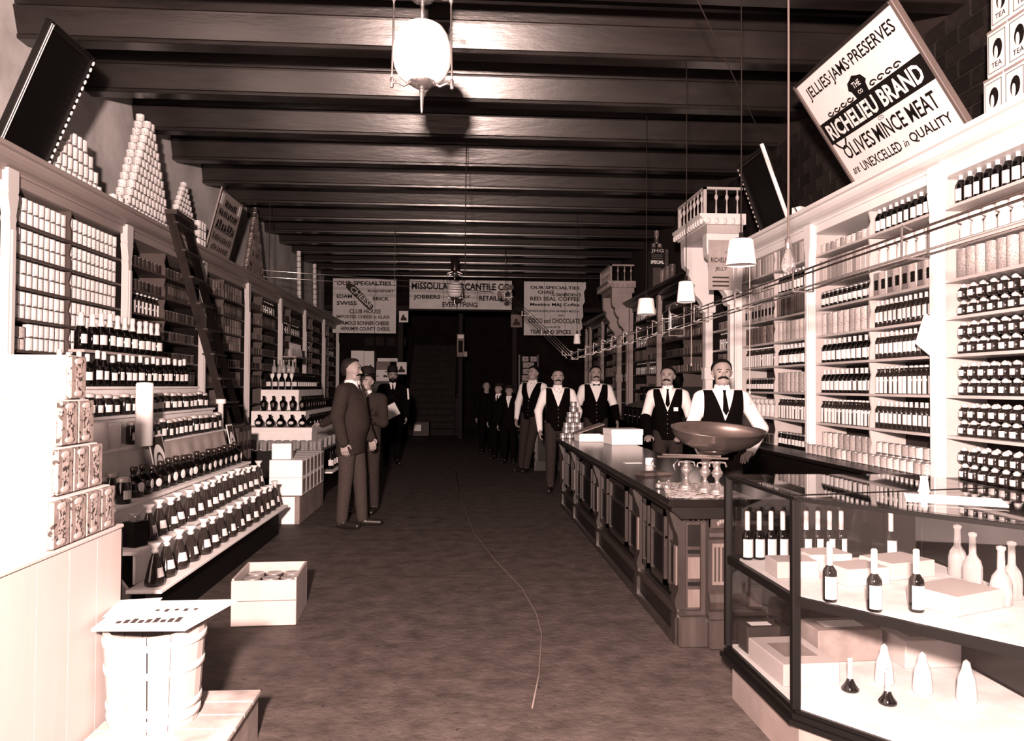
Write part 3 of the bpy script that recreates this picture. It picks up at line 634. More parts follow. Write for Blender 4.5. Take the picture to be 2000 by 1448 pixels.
# bottles and packages inside
lat('wine_bottle', [(.023, 0), (.026, .006), (.026, .012), (.026, .095), (.026, .105), (.024, .115), (.011, .135), (.011, .138), (.011, .21), (.0115, .215), (.008, .222)], 14, [0, 0, 1, 0, 0, 0, 2, 2, 2, 2], [BGLASS, LABELW, FOIL])
lat('flared_flask', [(.03, 0), (.034, .004), (.034, .012), (.02, .03), (.011, .05), (.009, .06), (.009, .12), (.011, .125), (.007, .13)], 14, [0, 0, 0, 0, 1, 1, 1, 1], [BGLASS, CERAM])
lat('clear_decanter', [(.03, 0), (.036, .006), (.036, .08), (.03, .105), (.014, .13), (.012, .2), (.016, .205), (.016, .215), (0, .22)], 14, 0, [CLEARG])
lat('cone_jar', [(.035, 0), (.038, .01), (.03, .09), (.018, .12), (.012, .15), (0, .16)], 12, 0, [CERAM])
zs = .6555
for i in range(9):
    ob('wine_bottle', P['wine_bottle'], None, None, (1.32 + i * .056, 3.50, zs), (0, 0, .1 * i), 'white-labelled dark bottle, %s from left in the showcase back row' % NTH[i], 'bottle', 'bottles in the back row of the showcase')
for i, (x, y, w) in enumerate(((1.98, 3.45, 'standing apart right of the showcase back row'), (1.37, 2.80, 'left of two at the front of the showcase shelf'), (1.47, 2.67, 'right of two at the front of the showcase shelf'), (1.62, 2.66, 'third along the showcase front, nearest the white papers'))):
    ob('wine_bottle', P['wine_bottle'], None, None, (x, y, zs), (0, 0, 0), 'white-labelled dark bottle ' + w, 'bottle', 'loose bottles on the showcase shelf')
for i, (x, y) in enumerate(((2.05, 2.98), (2.08, 2.80), (1.98, 2.72), (2.10, 3.15))):
    ob('clear_decanter', P['clear_decanter'], None, None, (x, y, zs), (0, 0, i), 'clear glass decanter, %s from the back in the showcase' % ['third', 'second', 'last', 'first'][i], 'decanter', 'decanters on the showcase shelf')
for i, (x, y, s, z) in enumerate(((1.40, 3.20, .09, zs), (1.60, 3.34, .10, zs), (1.62, 3.08, .10, zs), (1.86, 3.2, .12, zs), (1.80, 2.72, .13, zs))):
    ob('white_package', MB().cbox(-s, s, -s * .75, s * .75, 0, .07, .004), FCARTON, None, (x, y, z), (0, 0, .1 * i), 'white wrapped package on the showcase shelf, %s' % ['leftmost near the left pane', 'behind the leftmost one', 'in the middle of the shelf', 'right of the back bottles', 'right of the front bottles'][i], 'package', 'white packages on the showcase shelf')
dk = .2505
for i, (x, y, w, d, h, c, lb) in enumerate(((1.40, 3.2, .12, .17, .09, FCARTON, 'long white box at the left of the showcase deck'), (1.70, 3.38, .15, .09, .14, CARDBD, 'brown carton at the back of the showcase deck'), (2.02, 3.3, .13, .1, .12, FCARTON, 'white carton at the back right of the showcase deck'), (1.36, 3.46, .08, .05, .12, KRAFT, 'small dark carton behind the long white box'))):
    b_ = thing('deck_box', lb, 'box', (x, y, dk), (0, 0, .05)); ob('body', MB().cbox(-w, w, -d, d, 0, h, .004), c, b_); ob('label_panel', MB().box(-w * .6, w * .6, -d * .5, d * .5, h, h + .001), CARDBD if c is FCARTON else LABELW, b_)
for i, (x, y) in enumerate(((1.54, 2.98), (1.62, 2.85))):
    ob('flared_flask', P['flared_flask'], None, None, (x, y, dk), (0, 0, 0), 'dark flared flask with white neck on the showcase deck, %s' % ('farther one', 'nearer one')[i], 'bottle', 'flasks on the showcase deck')
for i, (x, y) in enumerate(((1.72, 3.05), (1.82, 2.95), (1.94, 2.86))):
    ob('cone_jar', P['cone_jar'], None, None, (x, y, dk), (0, 0, 0), 'white cone-shaped jar on the showcase deck, %s from left' % NTH[i], 'jar', 'cone jars on the showcase deck')
tb = thing('striped_box', 'dark striped box lying on the showcase deck at right', 'box', (2.02, 2.45, dk), (0, 0, -.7))
ob('body', MB().cbox(-.06, .06, -.13, .13, 0, .09, .004), CARDBD, tb)
for k in range(3): ob('stripe', MB().box(-.0605, .0605, -.1 + k * .07, -.06 + k * .07, 0, .0905), KRAFT, tb)
ob('paper_sheet', MB().cbox(-.16, .16, -.09, .09, 0, .004, .001), PAPER, None, (1.80, 2.72, 1.0425), (0, 0, -.5), label='white paper sheet lying on the showcase glass top', cat='paper')
lat('paper_spike', [(.025, 0), (.02, .006), (.014, .05), (.016, .06), (0, .062)], 12, 0, [CERAM])
ob('paper_spike', P['paper_spike'], None, None, (1.83, 2.95, 1.0425), label='small white cup standing on the showcase top', cat='cup')

# ------------------------------------------------------------------ white cartons stacked in the left foreground
bs = thing('large_crate', 'tall pale wooden crate filling the lower left corner', 'crate', (-1.95, 2.45, 0))
for k in range(7):
    y = 1.72 + k * .2; child('plank', MB().cbox(-1.352, -1.335, y + .0004, y + .1996, .002, .884, .0008), PINE, bs)
child('body', MB().box(-2.55, -1.352, 1.72, 3.12, .01, .885), PINE, bs)
child('lid', MB().cbox(-2.56, -1.33, 1.70, 3.13, .886, .90, .003), PINE, bs)
cz = .9005
PACKL = mat('packet_ornament', .28, .6, .2)
for lay, (ya_, yb_, npk, xr) in enumerate(((2.61, 3.06, 4, -1.335), (2.70, 3.03, 3, -1.37), (2.78, 3.02, 2, -1.40), (2.90, 3.02, 1, -1.43))):
    t = thing('printed_carton', 'white carton of printed packets, %s layer of the left foreground stack' % ['lowest', 'second', 'third', 'topmost'][lay], 'carton', ((xr - .45), (ya_ + yb_) / 2, cz), group='cartons of printed packets')
    h = .163
    ob('carton_box', MB().cbox(-.62, .43, -(yb_ - ya_) / 2, (yb_ - ya_) / 2, 0, h, .003), FCARTON, t)
    w = (yb_ - ya_) / npk
    for k in range(npk):
        y = -(yb_ - ya_) / 2 + k * w
        pk = ob('packet', MB().cbox(.43, .45, y + .004, y + w - .004, .004, h - .004, .003), PACKET, t)
        ob('packet_band', MB().box(.4505, .4515, y + w * .32, y + w * .68, .02, h - .02), mat('packet_band', .26, .6, .2, marks=(60, .5, .03)), pk)
        ob('packet_rosette', MB().ell((.45, y + w * .5, .022), (.003, w * .3, .012), 10, 6), PACKL, pk)
        ob('packet_rosette', MB().ell((.45, y + w * .5, h - .022), (.003, w * .3, .012), 10, 6), PACKL, pk)
    cz += h + .0008
# pail on a low box with a card on top
lb_ = thing('low_crate', 'low worn wooden crate under the pail', 'crate', (-1.07, 3.0, 0))
for k in range(4): ob('top_board', MB().cbox(-.25, .25, -.24 + k * .12, -.125 + k * .12, .18, .20, .003), mat('worn_crate_wood', .32, .7, .2, noise=(8, .4)), lb_)
ob('sides', MB().box(-.24, .24, -.235, -.22, 0, .18).box(-.24, .24, .22, .235, 0, .18).box(-.24, -.225, -.22, .22, 0, .18).box(.225, .24, -.22, .22, 0, .18), mat('crate_side_wood', .2, .7, .2, noise=(8, .4)), lb_)
pl = thing('wooden_pail', 'white wooden pail with hoops standing on the low crate', 'pail', (-1.145, 2.98, .201))
for k in range(14):
    a0, a1 = 2 * math.pi * k / 14, 2 * math.pi * (k + .94) / 14; m = MB(); vs = []
    for z, r in ((0, .155), (.35, .178)):
        for (a, rr_) in ((a0, r), ((a0 + a1) / 2, r), (a1, r), (a1, r - .014), (a0, r - .014)): vs.append((math.cos(a) * rr_, math.sin(a) * rr_, z))
    m.add(vs, [(4, 3, 2, 1, 0), (5, 6, 7, 8, 9), (0, 1, 6, 5), (1, 2, 7, 6), (2, 3, 8, 7), (3, 4, 9, 8), (4, 0, 5, 9)]); ob('stave', m, PINE, pl)
for z in (.035, .075, .21, .31): ob('hoop', MB().lathe([(.1545 + z * .066, z - .012), (.16 + z * .066, z - .01), (.16 + z * .066, z + .012), (.1555 + z * .066, z + .014)], 28, cap=False), mat('hoop_wood', .5, .6, .2, noise=(6, .2)), pl)
ob('bottom', MB().lathe([(.145, .005), (.145, .02), (0, .02)], 20), PINE, pl)
cd_ = thing('show_card', 'large white printed card lying askew across the pail', 'card', (-1.306, 2.82, .575), (.05, -.015, .02))
ob('card', MB().add([(0, 0, 0), (.33, -.03, 0), (.43, .28, 0), (.0, .30, 0), (0, 0, .008), (.33, -.03, .008), (.43, .28, .008), (.0, .30, .008)], [(3, 2, 1, 0), (4, 5, 6, 7), (0, 1, 5, 4), (1, 2, 6, 5), (2, 3, 7, 6), (3, 0, 4, 7)]), PAPER, cd_)
for k in range(9): ob('print_mark', MB().box(.06 + k * .026, .078 + k * .026, .05 - k * .001, .075 + .01 * (k % 3), .008, .0087), INKL, cd_)
for k in range(6): ob('print_mark', MB().box(.12 + k * .035, .135 + k * .035, .16 + .01 * (k % 2), .19, .008, .0087), INKL, cd_)
ob('paper', MB().cbox(0, .16, .12, .31, .0092, .0105, .0004), CARTON, cd_, (.0, .0, 0), (0, 0, .1))
# open crate of jars on the floor
cr = thing('open_crate', 'open pale wooden crate packed with jars on the floor', 'crate', (-1.20, 4.95, 0), (0, 0, .06))
ob('front_board', MB().cbox(-.19, .19, -.23, -.215, .004, .15, .003), PINE, cr); ob('front_board', MB().cbox(-.19, .19, -.23, -.215, .153, .275, .003), PINE, cr)
ob('back_board', MB().cbox(-.19, .19, .215, .23, 0, .285, .003), PINE, cr)
for x in (-.19, .175): ob('side_board', MB().cbox(x, x + .015, -.215, .215, 0, .285, .003), PINE, cr)
ob('bottom_board', MB().box(-.175, .175, -.215, .215, 0, .015), PINE, cr)
can('crate_jar', .053, .225, CANM, 14)
for j in range(3):
    for i in range(3):
        ob('jar', P['crate_jar'], None, None, (-1.20 + (i - 1) * .112 - (j - 1) * .008, 4.95 + (j - 1) * .125 + (i - 1) * .006, .016), (0, 0, i + j), 'lidded jar packed in the open floor crate, %s row, %s' % (('front', 'middle', 'back')[j], ('left', 'centre', 'right')[i]), 'jar', 'jars in the floor crate')
# ------------------------------------------------------------------ stepped bottle display along the left
CLOTH = mat('pale_display_cloth', .8, .8, .1, noise=(4, .12))
TIERS = [(.28, -1.70, 4.50, 7.66), (.47, -1.88, 4.62, 7.66), (.70, -2.07, 4.75, 7.70), (1.00, -2.38, 4.9, 8.0), (1.21, -2.58, 5.2, 8.2), (1.43, -2.74, 5.4, 8.2), (1.71, -2.84, 5.95, 7.62)]
d1 = thing('stepped_display', 'stepped white display stand crowded with bottles at left', 'display stand', (-2.3, 6.1, 0))
for i, (z, x, a, b) in enumerate(TIERS):
    nx = TIERS[i + 1][1] if i + 1 < len(TIERS) else -2.96
    child('tier_board', MB().cbox(nx - .02 if i < 6 else nx, x, a, b, z - .022, z, .004), CLOTH if i < 6 else PAPERG, d1)
    if 0 < i < 6: child('riser', MB().box(x - .035, x - .02, a + .01, b - .01, TIERS[i - 1][0], z - .022), CLOTH, d1)
child('front_skirt', MB().box(-1.80, -1.78, 4.55, 7.62, 0, .257), BLACK, d1)
child('end_leg', MB().cbox(-1.80, -1.74, 4.52, 4.58, 0, .257, .005), TRIMWOOD, d1)
child('end_panel', MB().prism([(-1.9, 0), (-1.9, .257), (-2.05, .45), (-2.2, .66), (-2.4, .9), (-2.96, .9), (-2.96, 0)], 'y', 4.55, 4.58), CLOTH, d1)
child('end_post', MB().cbox(-1.97, -1.93, 4.47, 4.53, 0, .62, .004), TRIMWOOD, d1)
child('far_panel', MB().prism([(-1.80, 0), (-1.80, .257), (-2.2, .66), (-2.6, 1.15), (-2.96, 1.4), (-2.96, 0)], 'y', 7.62, 7.65), BLACK, d1)
child('top_support', MB().box(-2.95, -2.90, 6.0, 7.6, 1.43, 1.688), DARKWOOD, d1)
# draped grey sheet hanging over the fourth riser
sh = MB(); n = 40; vs = []
for j, z in enumerate((.998, .90, .80, .722)):
    for i in range(n + 1):
        y = 5.95 + (7.75 - 5.95) * i / n; vs.append((-2.352 + .02 * j + .006 * math.sin(i * 1.1 + j) * (j + .5) / 2, y, z - .03 * math.sin(math.pi * i / n) * (j == 3) * -1))
sh.add(vs, [(j * (n + 1) + i, j * (n + 1) + i + 1, (j + 1) * (n + 1) + i + 1, (j + 1) * (n + 1) + i) for j in range(3) for i in range(n)], 0, True)
dsh = child('draped_sheet', sh, PAPERG, d1); md = dsh.modifiers.new('thickness', 'SOLIDIFY'); md.thickness = .004
# framed label posters leaning on the risers
def poster(x, y, z, w, h, label):
    t = thing('label_poster', label, 'poster', (x, y, z), (-.22, 0, math.pi / 2))
    ob('board', MB().cbox(-w / 2, w / 2, 0, .006, 0, h, .002), PAPER, t)
    ob('dark_field', MB().box(-w / 2 + .015, w / 2 - .015, -.0015, -.0005, .015, h - .015), INKL, t)
    for r0, r1, mm, k in ((.42, .26, PAPER, 0), (.2, .0, LABELW, 1)):
        m = MB(); vs = []; n = 16
        for i in range(n + 1):
            a = math.pi * i / n
            for r in (r0, r1): vs.append((math.cos(a) * r * w, -.0025 - .0005 * k, h * .38 + math.sin(a) * r * h * 1.0))
        m.add(vs, [(2 * i, 2 * i + 1, 2 * i + 3, 2 * i + 2) for i in range(n)]); ob('arch_band', m, mm, t)
poster(-2.262, 6.02, .702, .27, .37, 'framed label poster with pale arch, nearer one on the stepped display')
poster(-2.20, 7.67, .702, .18, .37, 'narrow label poster with arch at the far end of the display')

# bottles with parts
def bottle_thing(name, label, cat, group, loc, glass, lab, cap, gm, cm, rz=0, lm=LABELW):
    t = thing(name, label, cat, loc, (0, 0, rz), group)
    ob('glass', glass, None, t); ob('label', lab, None, t)
    if cap: ob('cap', cap, None, t)
    return t
def lab_patch(r, z0, z1, half, m, n=6, cone=0.0):
    """curved paper label on a bottle of radius r, facing -y"""
    k = MB(); vs = []
    for z, rr_ in ((z0, r + .001), (z1, r + .001 - cone)):
        for i in range(n + 1):
            a = -math.pi / 2 + (i / n - .5) * 2 * half; vs.append((math.cos(a) * rr_, math.sin(a) * rr_, z))
    return k.add(vs, [(i, i + 1, n + 2 + i, n + 1 + i) for i in range(n)], 0, True).mesh('label', m)
BG = mat('syrup_bottle_glass', .018, .05, .6)
# conical flask bottles with gauze caps
G1 = MB().lathe([(.05, 0), (.056, .006), (.056, .03), (.052, .045), (.03, .14), (.016, .178), (.014, .19)], 18).mesh('glass', BG)
L1 = lab_patch(.0515, .05, .10, .8, LABELW, cone=.0115)
C1 = MB().lathe([(.016, .178), (.021, .188), (.019, .195), (.015, .203), (.036, .235), (.03, .238), (0, .23)], 14, m=[0] * 6).mesh('cap', mat('gauze_cap', .55, .7, .2, noise=(40, .4)))
G3 = MB().lathe([(.054, 0), (.061, .006), (.064, .045), (.061, .09), (.04, .12), (.019, .135), (.018, .17), (.023, .172), (.023, .185), (.019, .188)], 18).mesh('glass', BGLASS)
L3 = MB().ell((0, -.063, .068), (.029, .005, .031), 14, 8).mesh('label', LABELW)
C3 = MB().lathe([(.0235, .162), (.0245, .17), (.0245, .192), (.014, .197), (0, .197)], 12).mesh('cap', BRASSD)
GJ = MB().lathe([(.04, 0), (.045, .006), (.045, .12), (.036, .135), (.036, .15)], 16).mesh('glass', JARF)
LJ = lab_patch(.045, .03, .085, .8, LABELW)
CJ = MB().lathe([(.039, .135), (.04, .138), (.04, .158), (.028, .165), (0, .167)], 16).mesh('cap', TINP)
GB = MB().lathe([(.036, 0), (.04, .006), (.04, .14), (.034, .165), (.016, .2), (.0145, .235), (.017, .237), (.017, .25), (.013, .253)], 16).mesh('glass', BGLASS)
LB_ = lab_patch(.04, .05, .115, 1.0, LABELW)
CB = MB().lathe([(.0165, .2), (.0175, .21), (.0185, .255), (.014, .262), (0, .263)], 12).mesh('cap', FOIL)
GC = MB().lathe([(.042, 0), (.046, .008), (.046, .13), (.04, .165), (.019, .21), (.016, .27), (.019, .272), (.019, .29), (.014, .295)], 16).mesh('glass', BGLASS)
LC = lab_patch(.046, .05, .125, 1.0, LABELW)
CC = MB().lathe([(.028, .19), (.022, .215), (.018, .25), (.0215, .268), (.0225, .29), (.016, .302), (0, .304)], 14).mesh('cap', FOIL)
def along(proto, name, look, cat, group, tier, y0, y1, n, dx, rz=math.pi / 2, start=0, alt=0.0):
    z, x, a, b = TIERS[tier]
    for i in range(n):
        y = y0 + (y1 - y0) * i / max(1, n - 1)
        lab = '%s, %s from left in the %s' % (look, NTH[i + start], group)
        q = bottle_thing(name, lab, cat, group, (x - dx + random.uniform(-.016, .006), y + random.uniform(-.008, .008), z + .0005), proto[0], proto[1], proto[2], None, None, rz + random.uniform(-.4, .15))
        q.scale = (1, 1, random.uniform(.93, 1.06))
along((G1, L1, C1), 'syrup_bottle', 'conical bottle with gauze cap', 'bottle', 'bottom display row', 0, 4.62, 7.52, 15, .085)
along((G1, L1, C1), 'syrup_bottle', 'conical bottle with gauze cap', 'bottle', 'second display row', 1, 4.98, 7.55, 16, .08)
along((G3, L3, C3), 'round_label_bottle', 'dark bottle with round pale label', 'bottle', 'third display row', 2, 5.25, 7.50, 16, .10)
z2 = TIERS[1][0]
tc = thing('square_tin', 'dark square tin at the near end of the second display row', 'tin', (-1.975, 4.80, z2 + .0005), (0, 0, 1.2))
ob('body', MB().cbox(-.055, .055, -.05, .05, 0, .15, .006), BLACK, tc); ob('neck', MB().lathe([(.03, .15), (.03, .19), (.033, .192), (.033, .2), (0, .2)], 14), CLEARG, tc)
bottle_thing('preserve_jar', 'lidded jar with square label at the near end of the third row', 'jar', None, (-2.12, 4.97, .7005), GJ, LJ, CJ, None, None, 1.2)
bottle_thing('preserve_jar', 'dark lidded jar behind the near end jar of the third row', 'jar', None, (-2.27, 4.99, .7005), GJ, LJ, CJ, None, None, 1.2)
bottle_thing('preserve_jar', 'dark jar beside the white drapery at the near end', 'jar', None, (-2.30, 5.22, .7005), GJ, LJ, CJ, None, None, 1.2)
along((GJ, LJ, CJ), 'preserve_jar', 'labelled dark jar', 'jar', 'fourth display row', 3, 5.92, 7.85, 16, .075)
along((GJ, LJ, CJ), 'preserve_jar', 'labelled dark jar', 'jar', 'fifth display row', 4, 5.35, 8.05, 20, .075)
along((GB, LB_, CB), 'wine_bottle', 'dark foil-capped bottle', 'bottle', 'sixth display row', 5, 5.55, 7.95, 19, .065)
along((GC, LC, CC), 'champagne_bottle', 'champagne bottle with foil neck', 'bottle', 'top display row', 6, 6.05, 7.5, 11, .06, alt=.0)
# tall white canisters and a white box among the jars
for i, (x, y, z, r, h, w) in enumerate(((-2.33, 5.79, 1.0005, .06, .46, 'tallest, left of the framed poster'), (-2.45, 5.55, 1.0005, .055, .17, 'second from the near end of the fourth tier'), (-2.45, 5.35, 1.0005, .06, .19, 'first at the near end of the fourth tier'), (-2.46, 5.08, 1.0005, .055, .16, 'behind the carton stack'))):
    ob('white_canister', MB().lathe([(r, 0), (r, h * .97), (r * .9, h), (0, h + .004)], 20), CARTON, None, (x, y, z), label='white canister on the display, ' + w, cat='canister', group='white canisters on the display')
ob('white_canister', MB().lathe([(.028, 0), (.028, .25), (.05, .255), (.05, .30), (0, .302)], 14), CARTON, None, (-2.50, 8.12, 1.0005 - .001), label='white topped post between the displays at the far end', cat='canister')
# dark cartons stacked at the far end of the display
nmn = 0
for (x, y, z, nx, ny, nz) in ((-2.12, 7.86, 0, 1, 1, 3), (-2.42, 8.25, 0, 2, 3, 5), (-2.0, 7.95, .0, 1, 1, 1)):
    if nx == 1 and nz == 1: continue
    for k in range(nz):
        for i in range(nx):
            for j in range(ny):
                nmn += 1
                t = thing('dark_package', 'dark wrapped package behind the box stack, %s pile, %s layer, %s one' % (('small', 'large')[nx > 1], NTH[k], NTH[i * ny + j]), 'package', (x - i * .2, y + j * .16, z + k * .2 + .001), group='dark packages at the far end of the display')
                ob('body', MB().cbox(-.095, .095, -.075, .075, 0, .197, .004), KRAFT, t); ob('label_panel', MB().box(-.0, .0962, -.05, .05, .05, .15), CANM, t)

# white cartons in front of the second display
lbx = thing('floor_carton', 'grey plain carton on the floor below the stacked small cartons', 'carton', (-1.86, 8.82, 0))
ob('body', MB().cbox(-.17, .17, -.68, .68, 0, .29, .004), CARDBD, lbx)
ob('white_end', MB().box(-.165, .12, -.683, -.68, .004, .286), CARTON, lbx)
for k in range(2):
    for j in range(6):
        t = thing('small_carton', 'white-ended carton, %s layer, %s from the camera, on the grey floor carton' % (('lower', 'upper')[k], NTH[j]), 'carton', (-1.85, 8.30 + j * .21, .291 + k * .186), group='cartons stacked on the floor carton')
        ob('body', MB().cbox(-.17, .17, -.10, .10, 0, .184, .003), CARTON, t); ob('side_print', MB().box(.17, .1715, -.07, .07, .02, .165), CARDBD, t)
ob('white_box', MB().cbox(-.10, .10, -.09, .09, 0, .165, .004), PAPER, None, (-1.92, 8.36, .665), (0, 0, .1), label='small white box on top of the stacked cartons', cat='box')
# second display, pyramid of draped tiers
T2 = [(.60, -1.82, 9.98), (.88, -2.02, 10.45), (1.08, -2.22, 11.0), (1.38, -2.42, 11.5), (1.62, -2.6, 11.9)]
d2 = thing('draped_display', 'white draped tiered display of bottles and glassware, farther left', 'display stand', (-2.4, 11.3, 0))
for i, (z, x, y) in enumerate(T2):
    z0 = T2[i - 1][0] if i else 0
    child('tier', MB().cbox(-2.97, x, y, 13.4, z0 + .001, z, .005), CLOTH if i else DARKWOOD, d2)
    if i: child('paper_edge', MB().box(-2.9, x + .002, y - .004, y, z - .06, z - .002).box(x, x + .004, y, 13.3, z - .05, z - .002), PAPER, d2)
child('front_ledge', MB().cbox(-1.82, -1.66, 9.98, 13.0, .32, .34, .004), PAPER, d2)
lat('glass_tumbler', [(.022, 0), (.032, .005), (.028, .07), (.036, .13), (.033, .13), (.02, .02), (0, .015)], 12, 0, [CLEARG])
lat('vase_bottle', [(.03, 0), (.034, .008), (.05, .11), (.048, .135), (.02, .155), (.018, .195), (.023, .2), (.023, .21), (.016, .212)], 14, 0, [BGLASS])
lat('globe_bottle', [(.03, 0), (.045, .01), (.062, .05), (.06, .08), (.035, .115), (.02, .125), (.02, .155), (.024, .158), (.024, .168)], 14, 0, [BGLASS])
LG = MB().ell((0, -.06, .06), (.034, .006, .022), 14, 8).mesh('label', LABELW)
LV = MB().ell((0, -.045, .085), (.024, .008, .036), 14, 8).mesh('label', CANM)
for j, yy in enumerate((10.06, 10.18)):
    for i in range(9):
        ob('glass_tumbler', P['glass_tumbler'], None, None, (-2.75 + i * .105 + .04 * j, yy, .601), label='clear tumbler, %s from left, %s row of the draped display' % (NTH[i], ('front', 'back')[j]), cat='glass', group='tumblers on the draped display')
for j in range(12):
    ob('glass_tumbler', P['glass_tumbler'], None, None, (-1.88 - .03 * (j % 2), 10.32 + j * .17, .601), label='clear tumbler, %s along the aisle side of the draped display' % NTH[j], cat='glass', group='tumblers along the aisle side')
def two(proto, labm, name, look, i, x, y, z, grp, rz=0):
    t = thing(name, look, 'bottle', (x, y, z), (0, 0, rz), grp); ob('glass', P[proto], None, t); ob('label', labm, None, t)
for i in range(5): two('globe_bottle', LG, 'globe_bottle', 'round black bottle with oval label, %s from left facing the camera' % NTH[i], i, -2.74 + i * .145, 10.55, .881, 'round bottles on the draped display')
for j in range(9): two('globe_bottle', LG, 'globe_bottle', 'round black bottle, %s along the aisle side of the draped display' % NTH[j], j, -2.09, 10.72 + j * .2, .881, 'round bottles along the aisle side', math.pi / 2)
for i in range(5): two('vase_bottle', LV, 'vase_bottle', 'tall black vase-shaped bottle, %s from left on the draped display' % NTH[i], i, -2.82 + i * .135, 11.1, 1.081, 'vase bottles on the draped display')
for j in range(9): two('vase_bottle', LV, 'vase_bottle', 'tall black bottle, %s along the aisle side, third tier' % NTH[j], j, -2.3, 11.25 + j * .19, 1.081, 'vase bottles along the aisle side', math.pi / 2)
P['tall_wine_bottle'] = GB
for i in range(5): two('tall_wine_bottle', LB_, 'small_bottle', 'small white-labelled bottle, %s from left on the fourth draped tier' % NTH[i], i, -2.88 + i * .095, 11.6, 1.381, 'small bottles on the fourth draped tier')
for j in range(10): two('tall_wine_bottle', LB_, 'small_bottle', 'small bottle, %s along the aisle side, fourth tier' % NTH[j], j, -2.5, 11.75 + j * .15, 1.381, 'small bottles along the aisle side', math.pi / 2)
for i in range(5):
    for k, zz in enumerate((1.621,)):
        ob('clear_decanter', P['clear_decanter'], None, None, (-2.9 + i * .07, 12.0 + .06 * (i % 2), zz), label='clear glass vase on the topmost draped tier, %s from left' % NTH[i], cat='vase', group='glass vases on the top tier')
ht = MB().cbox(-.22, .22, -.35, .35, 0, .02, .004)
ob('small_shelf', MB().cbox(-.02, .02, -.02, .02, 0, .27, .004).cbox(-.12, .12, -.45, .45, .27, .29, .004), PAPERG, None, (-2.78, 12.9, 1.6205), label='small raised shelf of glassware above the draped display', cat='shelf')
for i in range(8):
    ob('glass_vase', P['clear_decanter'], None, None, (-2.78, 12.52 + i * .11, 1.911), label='tall clear vase on the raised shelf, %s from left' % NTH[i], cat='vase', group='vases on the raised shelf')
# dark floor bottles with one white label beside the stacked cartons
for i, (x, y) in enumerate(((-1.745, 10.3), (-1.75, 10.5), (-1.74, 10.7), (-1.75, 10.95))):
    bottle_thing('floor_bottle', 'dark bottle on the low front ledge, %s from the camera' % NTH[i], 'bottle', 'bottles on the low ledge', (x, y, .341), GC, LC, None, None, None, .6)
# ------------------------------------------------------------------ rolling ladder against the left shelves
ld = thing('shelf_ladder', 'dark wooden ladder leaning against the left shelving', 'ladder', (-2.55, 9.0, 0))
A0, A1 = Vector((-2.50, 9.25, 0.05)), Vector((-3.02, 8.05, 3.20))
wv = Vector((-.02, .52, 0))
for k, (p, q) in enumerate(((A0, A1), (A0 + wv * 1.0, A1 + wv))):
    child('rail', MB().bar(p, q, .035, .085), DARKWOOD if k else mat('ladder_wood', .03, .5, .3, noise=(6, .3)), ld)
for k in range(12):
    f = .04 + k * .085; p = A0.lerp(A1, f); q = (A0 + wv).lerp(A1 + wv, f)
    child('rung', MB().bar(p, q, .13, .022), MATS['ladder_wood'], ld)
child('top_block', MB().bar(A1 + Vector((.02, -.02, .02)), A1 + wv + Vector((.02, .02, .02)), .12, .05), MATS['ladder_wood'], ld)

# ------------------------------------------------------------------ cans in pyramids on the left cornice
ZT = 3.1005
can('cornice_can', .042, .11, CANW, 12); can('gold_can', .042, .108, CANP, 12); can('cornice_tin', .04, .105, CANM, 12); can('squat_gold_can', .0425, .086, CANP, 10); can('flat_can', .0425, .062, CANW, 10); can('squat_tin', .0425, .09, CANM, 10)
def pyramid(kind, look, y0, base, xc, tag_, rows=2, dia=.0865, h=.1085, skip=0, cname='stacked_can'):
    for lv in range(base):
        n = base - lv
        if n <= skip: break
        for r in range(rows if n > 1 else 1):
            for i in range(n):
                ob(cname, P[kind], None, None, (xc + (r * dia if rows > 1 else 0), y0 + (i - (n - 1) / 2) * dia, ZT + lv * h + .0003 * lv), (0, 0, random.uniform(0, 6)),
                   '%s, %s layer, %s row, %s from left, %s' % (look, NTH[lv], ('back', 'front')[r] if rows > 1 else 'only', NTH[i], tag_), 'can', 'cans in the %s' % tag_)
pyramid('squat_gold_can', 'can', 8.08, 13, -3.34, 'tall left cornice pyramid', 2, h=.0865, cname='pyramid_can')
pyramid('flat_can', 'flat white can', 9.32, 12, -3.34, 'cornice pyramid by ladder', 1, h=.0625)
pyramid('squat_tin', 'dull can', 12.45, 13, -3.34, 'far left cornice pyramid', 1, h=.0905)
for lv, (n, y0_) in enumerate(((10, 6.25), (9, 6.27), (7, 6.35), (5, 6.42))):
    for i in range(n):
        ob('stacked_can', P['cornice_can'], None, None, (-3.28, y0_ + i * .088, ZT + lv * .1103), (0, 0, i), 'white can, %s layer, %s from left, low stack beside dark picture' % (NTH[lv], NTH[i]), 'can', 'cans in the low cornice stack')
for k, y in enumerate((7.30, 7.42)):
    ob('stacked_can', P['cornice_can'], None, None, (-3.25, y, ZT), label='single white can %s the low cornice stack' % ('right of', 'well right of')[k], cat='can', group='loose cans on the cornice')
for i in range(3):
    for lv in range(3):
        ob('stacked_can', P['gold_can'], None, None, (-3.20, 9.42 + i * .087, ZT + lv * .1083), label='white can, %s layer, %s from left, beside the tilted cornice sign' % (NTH[lv], NTH[i]), cat='can', group='cans beside the tilted sign')
# tall slender displays farther along
for k, y in enumerate((15.4, 17.0)):
    for lv in range(9):
        ob('stacked_can', P['cornice_can'], None, None, (-3.25, y - lv * .012, ZT + lv * .1103), label='%s can up in the slender far left cornice stack, %s stack' % (NTH[lv], ('nearer', 'farther')[k]), cat='can', group='slender far cornice stacks')

